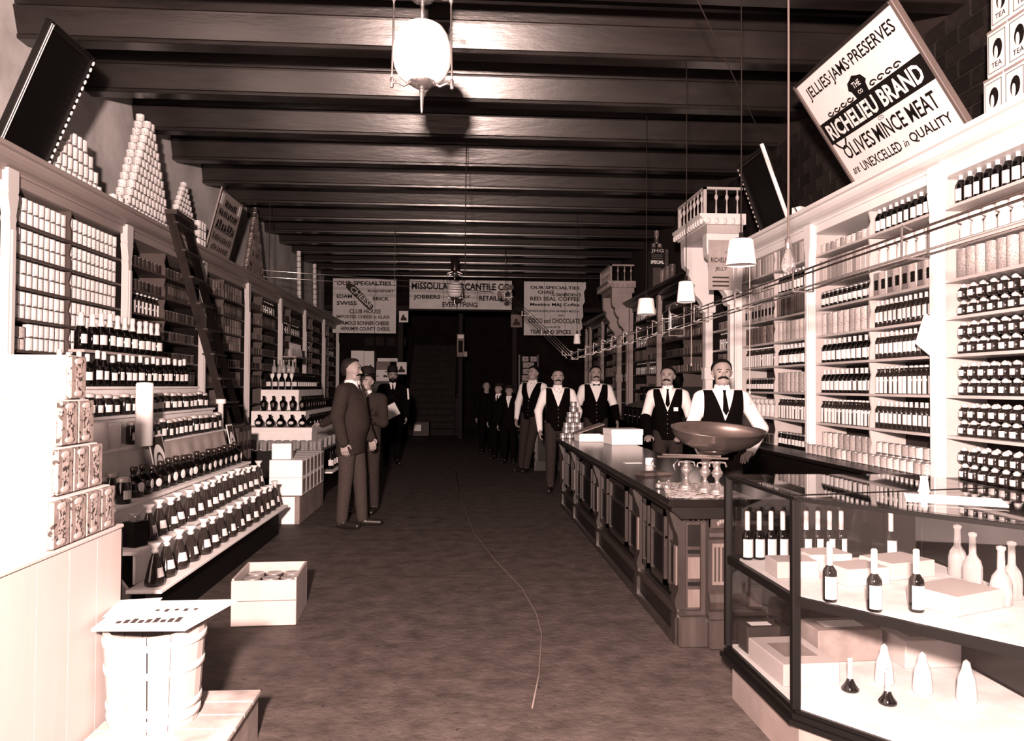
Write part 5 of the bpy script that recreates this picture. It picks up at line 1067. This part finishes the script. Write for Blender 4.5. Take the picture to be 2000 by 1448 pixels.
# ------------------------------------------------------------------ people: one continuous surface per body, grown from blended round cones
class Field:
    def __init__(s, prims, h, pad=.03):
        lo = np.array([1e9] * 3); hi = -lo
        for p in prims:
            a, ra, b, rb = p[:4]; sc = np.array(p[6])
            for q, r in ((a, ra), (b, rb)):
                lo = np.minimum(lo, np.array(q) - r / sc.clip(.3) * 1.0 - pad); hi = np.maximum(hi, np.array(q) + r / sc.clip(.3) * 1.0 + pad)
        n = np.ceil((hi - lo) / h).astype(int) + 1
        s.h = h; s.lo = lo; s.ax = [lo[i] + h * np.arange(n[i]) for i in range(3)]
        s.F = np.full(n, .08, np.float32); s.M = np.zeros(n, np.int8); s.best = np.full(n, 1.0, np.float32)
        for p in prims: s.add(p)
    def sub(s, lo, hi):
        i0 = np.maximum(0, np.floor((np.array(lo) - s.lo) / s.h).astype(int)); i1 = np.minimum(s.F.shape, np.ceil((np.array(hi) - s.lo) / s.h).astype(int) + 1)
        sl = tuple(slice(a, max(a, b)) for a, b in zip(i0, i1))
        g = [s.ax[k][sl[k]] for k in range(3)]
        return sl, g[0][:, None, None], g[1][None, :, None], g[2][None, None, :]
    def dist(s, p, sl, X, Y, Z):
        a, ra, b, rb, k, m, sc = p
        sc = np.array(sc, np.float32); ctr = np.array(a)
        ux, uy, uz = (X - a[0]) * sc[0], (Y - a[1]) * sc[1], (Z - a[2]) * sc[2]
        d = (np.array(b) - ctr) * sc; L2 = float(d @ d)
        t = 0 if L2 < 1e-9 else np.clip((ux * d[0] + uy * d[1] + uz * d[2]) / L2, 0, 1)
        r = ra + (rb - ra) * t
        q = np.sqrt((ux - d[0] * t) ** 2 + (uy - d[1] * t) ** 2 + (uz - d[2] * t) ** 2) - r
        return q / float(sc.max())
    def add(s, p):
        a, ra, b, rb, k, m, sc = p; e = .06 + max(k, 0); rr = max(ra, rb) / min(sc)
        lo = np.minimum(a, b) - rr - e; hi = np.maximum(a, b) + rr + e
        sl, X, Y, Z = s.sub(lo, hi)
        if any(x.stop <= x.start for x in sl): return
        q = s.dist(p, sl, X, Y, Z).astype(np.float32); f = s.F[sl]
        if k < 0:       # carve
            s.F[sl] = np.maximum(f, -q); return
        hh = np.clip(.5 + .5 * (f - q) / max(k, 1e-4), 0, 1); s.F[sl] = f * (1 - hh) + q * hh - k * hh * (1 - hh)
        w = q < s.best[sl]; s.M[sl] = np.where(w, m, s.M[sl]); s.best[sl] = np.where(w, q, s.best[sl])
    def cut(s, fn):
        X, Y, Z = s.ax[0][:, None, None], s.ax[1][None, :, None], s.ax[2][None, None, :]
        s.F = np.maximum(s.F, np.broadcast_to(fn(X, Y, Z), s.F.shape).astype(np.float32))
    def mesh(s, name, mats):
        F = s.F; I = F < 0
        n = np.array(F.shape); c = np.zeros(n - 1, np.int8)
        for dx in (0, 1):
            for dy in (0, 1):
                for dz in (0, 1): c += I[dx:n[0] - 1 + dx, dy:n[1] - 1 + dy, dz:n[2] - 1 + dz]
        act = np.argwhere((c > 0) & (c < 8)); idx = np.full(n - 1, -1, np.int32); idx[tuple(act.T)] = np.arange(len(act))
        pos = np.zeros((len(act), 3)); cnt = np.zeros(len(act))
        cr = [(x, y, z) for x in (0, 1) for y in (0, 1) for z in (0, 1)]
        V = {q: F[act[:, 0] + q[0], act[:, 1] + q[1], act[:, 2] + q[2]] for q in cr}
        for q in cr:
            for ax in range(3):
                if q[ax]: continue
                w = list(q); w[ax] = 1; w = tuple(w); fa, fb = V[q], V[w]; mk = (fa < 0) != (fb < 0)
                t = np.where(mk, fa / np.where(mk, fa - fb, 1), 0); pp = np.array(q, float)[None, :] + 0 * pos
                pp[:, ax] += t; pos += pp * mk[:, None]; cnt += mk
        P_ = (act + pos / cnt[:, None]) * s.h + s.lo
        fs = []
        for ax in range(3):
            a1, a2 = (ax + 1) % 3, (ax + 2) % 3
            sl0 = [slice(None)] * 3; sl1 = [slice(None)] * 3; sl0[ax] = slice(0, -1); sl1[ax] = slice(1, None)
            ch = I[tuple(sl0)] != I[tuple(sl1)]; e = np.argwhere(ch)
            e = e[(e[:, a1] > 0) & (e[:, a2] > 0) & (e[:, a1] < n[a1] - 1) & (e[:, a2] < n[a2] - 1)]
            def cell(o1, o2): q = e.copy(); q[:, a1] += o1; q[:, a2] += o2; return idx[tuple(q.T)]
            qd = np.stack([cell(-1, -1), cell(0, -1), cell(0, 0), cell(-1, 0)], 1)
            ins = I[tuple(e.T)]; qd = np.where(ins[:, None], qd, qd[:, ::-1]); fs.append(qd)
        fs = np.concatenate(fs); fs = fs[(fs >= 0).all(1)]
        me = bpy.data.meshes.new(name); me.from_pydata(P_.tolist(), [], fs.tolist())
        mv = s.M[tuple(act.T)]; me.polygons.foreach_set('material_index', mv[fs[:, 0]].astype(np.int32)); me.polygons.foreach_set('use_smooth', np.ones(len(fs), bool))
        for m in mats: me.materials.append(m)
        me.update(); return me
ONE = (1, 1, 1); TS = (1, 1.42, 1)      # torso is flattened front to back
def norm(v): v = np.array(v, float); return v / np.linalg.norm(v)
def hand(w, d, n, m, flip):
    """palm, four unequal bent fingers and a thumb; d along the hand, n towards the palm side"""
    w = np.array(w, float); d = norm(d); n = np.array(n, float); n = norm(n - d * (n @ d)); a = np.cross(d, n) * flip; out = []
    for i in range(4):
        o = (i - 1.5) * .019; out.append((w + a * o * .5, .015, w + d * .082 + a * o, .0125, .012, m, ONE))
    for i, L in enumerate((.062, .072, .068, .052)):
        b = w + d * .085 + a * (i - 1.5) * .0205; p = b + norm(d + n * .35) * L * .52; q = p + norm(d * .7 + n * .8) * L * .5
        out += [(b, .0095, p, .0088, .003, m, ONE), (p, .0088, q, .0075, .003, m, ONE)]
    b = w + d * .022 - a * .026; p = b + norm(d * .6 - a * .7 + n * .35) * .042; q = p + norm(d * .9 + n * .5 - a * .1) * .032
    out += [(b, .0135, p, .0105, .006, m, ONE), (p, .0105, q, .0085, .003, m, ONE)]
    return out
def person(label, loc, rz, H=1.70, fat=1.0, coat=None, vest=None, legm=TROU, sleeve=SHIRT, hair=HAIR, hat=None, mous=None, beard=False, arms=None, feet=((-.10, 0), (.10, 0)), lean=0.0, head=(0, 0), tie='long', guards=False, h=.0085, hairstyle=1, group='people in the store', collar=True, skin=SKIN, child_=False):
    S = H / 1.72
    t = thing('person', label, 'person', loc, (0, 0, rz), group); t.scale = (S, S, S)
    def lx(z): return lean * z
    def J(x, y, z): return np.array((x + lx(z), y, z))
    f = fat; K, SH, TR, SO = 0, 1, 2, 3
    torso = [(J(0, 0, .95), .150 * f, J(0, .0, 1.07), .142 * f, .05, TR, TS), (J(0, 0, 1.10), .142 * f, J(0, -.005, 1.27), .162 * f ** .6, .05, SH, TS), (J(-.10, .0, 1.33), .085, J(.10, .0, 1.33), .085, .05, SH, (1, 1.1, 1)), (J(-.135, .01, 1.405), .055, J(.135, .01, 1.405), .055, .06, SH, ONE)]
    if f > 1.05: torso.append((J(0, -.06, 1.06), .13 * f, J(0, -.05, 1.18), .12 * f, .05, SH, (1, 1.25, 1)))
    neck = [(J(0, .012, 1.42), .062, J(0, .0, 1.53), .054, .03, K, ONE)]
    ca, sa = math.cos(head[0]), math.sin(head[0]); tp = head[1]
    hc = J(0, 0, 1.575)
    def Hd(x, y, z):
        z2 = z - 1.575; y2 = y * math.cos(tp) - z2 * math.sin(tp) * -1; z2 = z2 * math.cos(tp) - y * math.sin(tp) * 1
        return np.array((hc[0] + x * ca - y2 * sa, hc[1] + x * sa + y2 * ca, 1.575 + z2))
    def hp(x, y, z, r, x2, y2, z2, r2, k, m=K, sc=ONE): return (Hd(x, y, z), r, Hd(x2, y2, z2), r2, k, m, sc)
    hd = [hp(0, .022, 1.632, .083, 0, -.012, 1.632, .076, .02), hp(0, -.02, 1.585, .066, 0, -.042, 1.535, .045, .03), hp(-.025, -.045, 1.54, .034, .025, -.045, 1.54, .034, .02), hp(0, -.067, 1.522, .02, 0, -.067, 1.522, .02, .02),
          hp(-.034, -.062, 1.588, .026, .034, -.062, 1.588, .026, .02), hp(-.03, -.078, 1.628, .012, .03, -.078, 1.628, .012, .02),
          hp(0, -.086, 1.615, .0075, 0, -.108, 1.582, .0125, .008), hp(-.011, -.095, 1.578, .008, .011, -.095, 1.578, .008, .006), hp(-.016, -.085, 1.552, .010, .016, -.085, 1.552, .010, .008)]
    for sx in (-1, 1):
        hd += [hp(sx * .078, .012, 1.608, .016, sx * .074, .006, 1.578, .010, .006), (Hd(sx * .031, -.099, 1.61), .0145, Hd(sx * .031, -.097, 1.61), .0145, -1, K, ONE)]
    arms = arms or [None, None]; DA = [((-.235, .03, 1.13), (-.25, -.02, .87), (0, -.1, -1), (1, 0, 0)), ((.235, .03, 1.13), (.25, -.02, .87), (0, -.1, -1), (-1, 0, 0))]
    ap = []; hands = []; AR = []
    for i, sx in enumerate((-1, 1)):
        el, wr_, hdir, hn = arms[i] or DA[i]
        sh = J(sx * .185, .01, 1.385); el = np.array(el, float); wr_ = np.array(wr_, float)
        if arms[i] is None: el = el + (lx(1.13), 0, 0); wr_ = wr_ + (lx(.87), 0, 0)
        pf = .010 if sleeve is SHIRT and not coat else .004
        ap += [(sh, .062, el, .047 + pf, .03, SH, ONE), (el, .047 + pf, wr_, .031 + pf * .6, .015, SH, ONE)]
        AR.append((sh, el, wr_)); hands += [(wr_, .027, wr_ + norm(hdir) * .02, .024, .012, K, ONE)] + hand(wr_, hdir, hn, K, sx)
    legs = []; hip = .92
    for i, sx in enumerate((-1, 1)):
        fx, fy = feet[i]; hp_ = J(sx * .088, 0, hip); an = np.array((fx, fy + .03, .085)); kn = (hp_ + an) / 2 + np.array((0, -.015, .03))
        legs += [(hp_, .098 * f ** .5, kn, .073, .03 if i == 0 else .012, TR, ONE), (kn, .073, an, .058, .012, TR, ONE), (an + (0, -.015, -.045), .042, np.array((fx + sx * .03, fy - .15, .034)), .034, .008, SO, (1, 1, 1)), (an + (0, .025, -.05), .034, an + (0, .0, -.05), .034, .008, SO, ONE)]
    body = Field(torso + neck + hd + ap + hands + legs, h)
    body.cut(lambda X, Y, Z: -Z + 0 * X + 0 * Y)
    bm = body.mesh('body', [skin, sleeve, legm, SHOE]); ob('body', bm, None, t)
    def shell(prims, inf): return [(a, ra + inf, b, rb + inf, k, m, sc) for (a, ra, b, rb, k, m, sc) in prims]
    hh = h
    def slab(poly, off, th):
        # thin piece of cloth following the slope of the chest
        def yz(z): return -.070 - (1.455 - z) * .27
        n = len(poly); vs = [(x + lx(z), yz(z) + off, z) for x, z in poly] + [(x + lx(z), yz(z) + off + th, z) for x, z in poly]
        ar = sum(poly[i][0] * poly[(i + 1) % n][1] - poly[(i + 1) % n][0] * poly[i][1] for i in range(n))
        fs = [tuple(range(n)), tuple(range(n, 2 * n))[::-1]] + [(i, n + i, n + (i + 1) % n, (i + 1) % n) for i in range(n)]
        if ar < 0: fs = [q[::-1] for q in fs]
        return MB().add(vs, fs)
    def vneck(X, Y, Z, z0, sl): return np.minimum(np.minimum((Z - z0) * sl - np.abs(X - lean * Z), -(Y - .01)), .05)
    if vest:
        pr = shell(torso, .012) + shell([(J(0, 0, .93), .152 * f, J(0, 0, 1.0), .148 * f, .03, 0, TS)], .012)
        F2 = Field(pr, hh); F2.cut(lambda X, Y, Z: (.90 - .04 * (np.abs(X) < .07)) - Z + 0 * Y); F2.cut(lambda X, Y, Z: Z - 1.455 + 0 * X + 0 * Y); F2.cut(lambda X, Y, Z: vneck(X, Y, Z, 1.19, .36)); F2.cut(lambda X, Y, Z: np.abs(X - lean * Z) - .168 - .06 * (Z < 1.2) + 0 * Y)
        ob('vest', F2.mesh('vest', [vest]), None, t)
        for k in range(5):
            z = 1.16 - k * .055; ob('button', MB().ell((lx(z), -.118 * f - .018, z), (.008, .005, .008), 8, 6), INKL if k % 2 else BRASS, t)
    if coat:
        pr = shell(torso, .018) + shell([(J(0, 0, .80), .158 * f, J(0, 0, 1.0), .152 * f, .04, 0, TS)], .016) + [(a, ra + .016, b, rb + (.02 if True else 0), .02, 0, sc) for (a, ra, b, rb, k, m, sc) in ap]
        F2 = Field(pr, hh); F2.cut(lambda X, Y, Z: .735 + .07 * np.clip(-Y * 4 - .2, 0, 1) - Z + 0 * X); F2.cut(lambda X, Y, Z: Z - 1.47 + 0 * X + 0 * Y); F2.cut(lambda X, Y, Z: vneck(X, Y, Z, 1.26, .34))
        ob('coat', F2.mesh('coat', [coat]), None, t)
        for k in range(3): z = 1.2 - k * .1; ob('button', MB().ell((lx(z) + .03, -.125 * f - .03 - (.05 if f > 1.05 else 0), z), (.011, .006, .011), 8, 6), BLACK, t)
        for sx in (-1, 1):
            ob('lapel', slab([(sx * .012, 1.25), (sx * .075, 1.36), (sx * .055, 1.375), (sx * .08, 1.40), (sx * .06, 1.455), (sx * .045, 1.42)], -.026 - (.012 if f > 1.05 else 0), .012), coat, t)
    if guards:
        for i, (sh, el, wr_) in enumerate(AR):
            pr = [(el + (wr_ - el) * .02, .064, wr_, .043, .02, 0, ONE)]; ob('sleeve_guard', Field(pr, hh).mesh('sleeve_guard', [VEST]), None, t)
    # collar, tie, hair, moustache, eyes, brows, hat
    if collar:
        ob('collar', MB().lathe([(.064, 1.448), (.071, 1.45), (.067, 1.472), (.063, 1.502), (.058, 1.502), (.062, 1.47), (.064, 1.448)], 20, (lx(1.47), .006, 0), cap=False), SHIRT, t)
        for sx in (-1, 1): ob('collar_wing', MB().prism([(lx(1.45) + sx * .006, 1.498), (lx(1.45) + sx * .045, 1.49), (lx(1.45) + sx * .05, 1.44), (lx(1.45) + sx * .015, 1.43)], 'y', -.078, -.07), SHIRT, t)
        ob('shirt_front', slab([(-.065, 1.44), (0, 1.235), (.065, 1.44)], -.006, .012), SHIRT, t)
    if tie == 'long': ob('necktie', slab([(-.014, 1.455), (-.010, 1.43), (-.024, 1.28), (0, 1.24), (.028, 1.28), (.010, 1.43), (.014, 1.455)], -.016, .010), VEST, t)
    if tie == 'bow': ob('bow_tie', MB().prism([(lx(1.45) - .05, 1.465), (lx(1.45) - .008, 1.452), (lx(1.45) + .008, 1.452), (lx(1.45) + .05, 1.465), (lx(1.45) + .05, 1.43), (lx(1.45) + .008, 1.44), (lx(1.45) - .008, 1.44), (lx(1.45) - .05, 1.43)], 'y', -.098, -.084), BLACK, t)
    if tie == 'white': ob('cravat', MB().ell((lx(1.44) - .02, -.095, 1.44), (.04, .018, .03), 10, 8).ell((lx(1.42) + .015, -.105, 1.41), (.03, .016, .028), 10, 8), SHIRT, t)
    pr = [hp(0, .026, 1.638, .090, 0, -.016, 1.642, .084, .02, 0), hp(0, .04, 1.59, .074, 0, .03, 1.56, .060, .02, 0)]
    if hairstyle == 2: pr.append(hp(.03, -.05, 1.70, .035, -.02, -.065, 1.685, .025, .02, 0))
    F3 = Field(pr, min(hh, .007))
    def hcut(X, Y, Z):
        x = (X - hc[0]) * ca + (Y - hc[1]) * sa; y = -(X - hc[0]) * sa + (Y - hc[1]) * ca; z = Z
        # keep what lies behind the hairline
        line = np.interp(z, [1.55, 1.60, 1.65, 1.685, 1.70, 1.712], [.05, .035, .008, -.03, -.07, -.13]) + np.where(np.abs(x) > .045, -.012, .0)
        return np.clip(line - y, -.05, .05)
    F3.cut(hcut); F3.cut(lambda X, Y, Z: 1.545 - Z + 0 * X + 0 * Y)
    ob('hair', F3.mesh('hair', [hair]), None, t)
    if mous:
        pm = []
        for sx in (-1, 1): pm += [hp(sx * .004, -.097, 1.566, .0105, sx * .024, -.09, 1.560, .0105, .004, 0), hp(sx * .024, -.09, 1.560, .0105, sx * .044, -.074, 1.548, .006, .004, 0)]
        ob('moustache', Field(pm, .005).mesh('moustache', [mous]), None, t)
    if beard: ob('beard', Field([hp(-.03, -.055, 1.53, .038, .03, -.055, 1.53, .038, .02, 0), hp(0, -.075, 1.515, .03, 0, -.07, 1.49, .02, .02, 0)], .007).mesh('beard', [hair]), None, t)
    for sx in (-1, 1):
        p = Hd(sx * .031, -.082, 1.61); ob('eye', MB().ell(p, (.0115, .009, .0055), 10, 6), INK, t)
        q = Hd(sx * .032, -.0895, 1.629); ob('eyebrow', MB().tube([Hd(sx * .014, -.091, 1.628), Hd(sx * .032, -.09, 1.633), Hd(sx * .05, -.078, 1.627)], .0045, 6), hair, t)
    if hat:
        c = Hd(0, .012, 1.672); prof = {'bowler': [(.15, .0), (.152, .006), (.135, .004), (.108, .006), (.108, .04), (.10, .085), (.075, .115), (.03, .128), (0, .13)], 'fedora': [(.165, .012), (.168, .016), (.14, .004), (.105, .006), (.103, .05), (.095, .11), (.07, .125), (.03, .112), (0, .11)], 'cap': [(.105, -.005), (.112, .0), (.118, .03), (.10, .06), (.04, .07), (0, .07)]}[hat]
        ht_ = ob('hat', MB().lathe(prof, 28, tuple(c), sx=.92, sy=1.12), mat('felt_hat', .014, .8, .1, noise=(40, .2)), t)
        if hat != 'cap': ob('hat_band', MB().lathe([(.109, .008), (.1105, .01), (.1105, .034), (.108, .036)], 28, tuple(c), sx=.92, sy=1.12, cap=False), BLACK, ht_)
        else: ob('visor', MB().ell(tuple(Hd(0, -.10, 1.668)), (.07, .06, .008), 14, 6), BLACK, ht_)
    return t
PI = math.pi
# -- clerks behind the counter
p1 = person('moustached clerk in dark vest and white sleeves nearest the scale', (2.20, 6.42, 0), -.08, 1.69, 1.02, vest=VEST, mous=HAIR, tie='long', h=.0068,
       arms=[((-.27, -.02, 1.12), (-.22, -.20, .92), (.1, -1, -.35), (0, 0, -1)), ((.36, .06, 1.12), (.19, -.20, .935), (-.7, -.7, -.4), (0, 0, -1))], head=(-.10, 0))
p2 = person('moustached clerk leaning on the counter with a white tag on his vest', (2.36, 8.75, 0), -.28, 1.69, .95, vest=VEST, mous=HAIR, tie='long', h=.0075, guards=True,
       arms=[((-.25, -.16, 1.12), (-.20, -.40, .92), (-.1, -1, -.1), (0, 0, -1)), ((.27, -.10, 1.10), (.16, -.36, .92), (-.3, -1, -.1), (0, 0, -1))], head=(-.15, 0))
ob('pocket_tag', MB().cbox(.07, .12, -.150, -.146, 1.20, 1.245, .001), PAPER, p2)
person('moustached clerk in bow tie behind the can pyramid', (1.97, 11.35, 0), -.05, 1.76, 1.0, vest=VEST, mous=HAIR, tie='bow', guards=True,
       arms=[((-.26, -.02, 1.13), (-.24, -.16, .90), (0, -.7, -.7), (1, 0, 0)), ((.27, -.03, 1.13), (.28, -.20, .92), (.1, -.8, -.6), (-1, 0, 0))])
person('moustached man with white cravat and vest in the counter gap', (1.30, 10.52, 0), -.05, 1.69, .98, vest=VEST, mous=HAIR, tie='white',
       arms=[((-.27, .02, 1.13), (-.25, -.03, .87), (0, -.1, -1), (1, 0, 0)), ((.29, .02, 1.13), (.27, .02, .88), (0, -.1, -1), (-1, 0, 0))])
person('tall young clerk in dark vest leaning on the farther counter', (1.10, 12.95, 0), -.55, 1.79, .95, vest=VEST, tie=None, hairstyle=2, lean=.06, head=(-.25, .05), legm=TROU,
       arms=[((-.20, .03, 1.12), (-.20, -.03, .87), (0, -.1, -1), (1, 0, 0)), ((.33, .08, 1.13), (.33, .06, .88), (0, -.2, -1), (-1, 0, 0))], feet=((-.16, .05), (-.02, -.06)))
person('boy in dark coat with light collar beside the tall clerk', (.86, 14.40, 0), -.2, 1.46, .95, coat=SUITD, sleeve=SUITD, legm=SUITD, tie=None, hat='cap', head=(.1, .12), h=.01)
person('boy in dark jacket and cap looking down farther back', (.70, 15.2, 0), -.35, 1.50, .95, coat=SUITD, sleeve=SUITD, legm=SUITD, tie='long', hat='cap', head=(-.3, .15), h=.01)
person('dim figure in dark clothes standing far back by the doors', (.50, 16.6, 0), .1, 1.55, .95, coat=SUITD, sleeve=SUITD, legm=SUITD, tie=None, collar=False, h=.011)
# -- customers on the left
person('stout moustached man in grey suit standing sideways in the aisle', (-1.15, 8.0, 0), PI / 2 - .25, 1.725, 1.12, coat=SUIT, sleeve=SUIT, legm=mat('suit_trousers', .04, .85, .1, noise=(50, .25)), mous=HAIR, hair=HAIRG, h=.0068, tie='long',
       arms=[((-.26, .04, 1.13), (-.285, -.04, .88), (.05, -.15, -1), (1, 0, 0)), ((.25, -.02, 1.13), (.24, -.12, .90), (0, -.3, -1), (-1, 0, 0))], head=(.0, -.06), feet=((-.10, .02), (.10, -.12)))
m2 = person('man in bowler hat reaching left behind the stout man', (-1.10, 8.85, 0), -.25, 1.60, 1.0, coat=SUIT, sleeve=SUIT, legm=TROU, hat='bowler', tie='long', beard=False,
       arms=[((-.38, .10, 1.20), (-.62, .12, 1.08), (-1, 0, -.1), (0, 0, -1)), ((.24, -.08, 1.12), (.12, -.20, 1.16), (-.2, -.8, .4), (0, 0, -1))], head=(-.1, 0))
m3 = person('bearded man in dark coat and hat holding a white paper', (-1.30, 14.25, 0), .15, 1.74, 1.02, coat=SUITD, sleeve=SUITD, legm=SUITD, hat='fedora', tie='long', mous=HAIR, beard=True, h=.009,
       arms=[((-.27, -.02, 1.14), (-.12, -.20, 1.02), (.7, -.6, -.1), (0, 0, -1)), ((.26, .02, 1.13), (.25, -.05, .88), (0, -.1, -1), (-1, 0, 0))])
ob('held_paper', MB().cbox(-.13, .13, -.004, .004, -.12, .12, .001), PAPER, None, (-1.29, 13.88, .99), (.25, -.5, .15), label='white paper held by the bearded man in the hat', cat='paper')
ob('folded_newspaper', MB().cbox(-.015, .015, -.02, .02, 0, .2, .002), PAPER, None, (-1.0, 14.18, 1.20), (0, -.08, 0), label='folded white newspaper in the bearded man\'s coat pocket', cat='newspaper')
# -- paper tag pinned to a shelf post
ob('price_tag', MB().cbox(-.10, .10, 0, .004, -.12, .12, .001), PAPER, None, (3.21, 5.13, 1.83), (0, .5, -PI / 2), label='white paper pinned to the right shelf post', cat='paper')
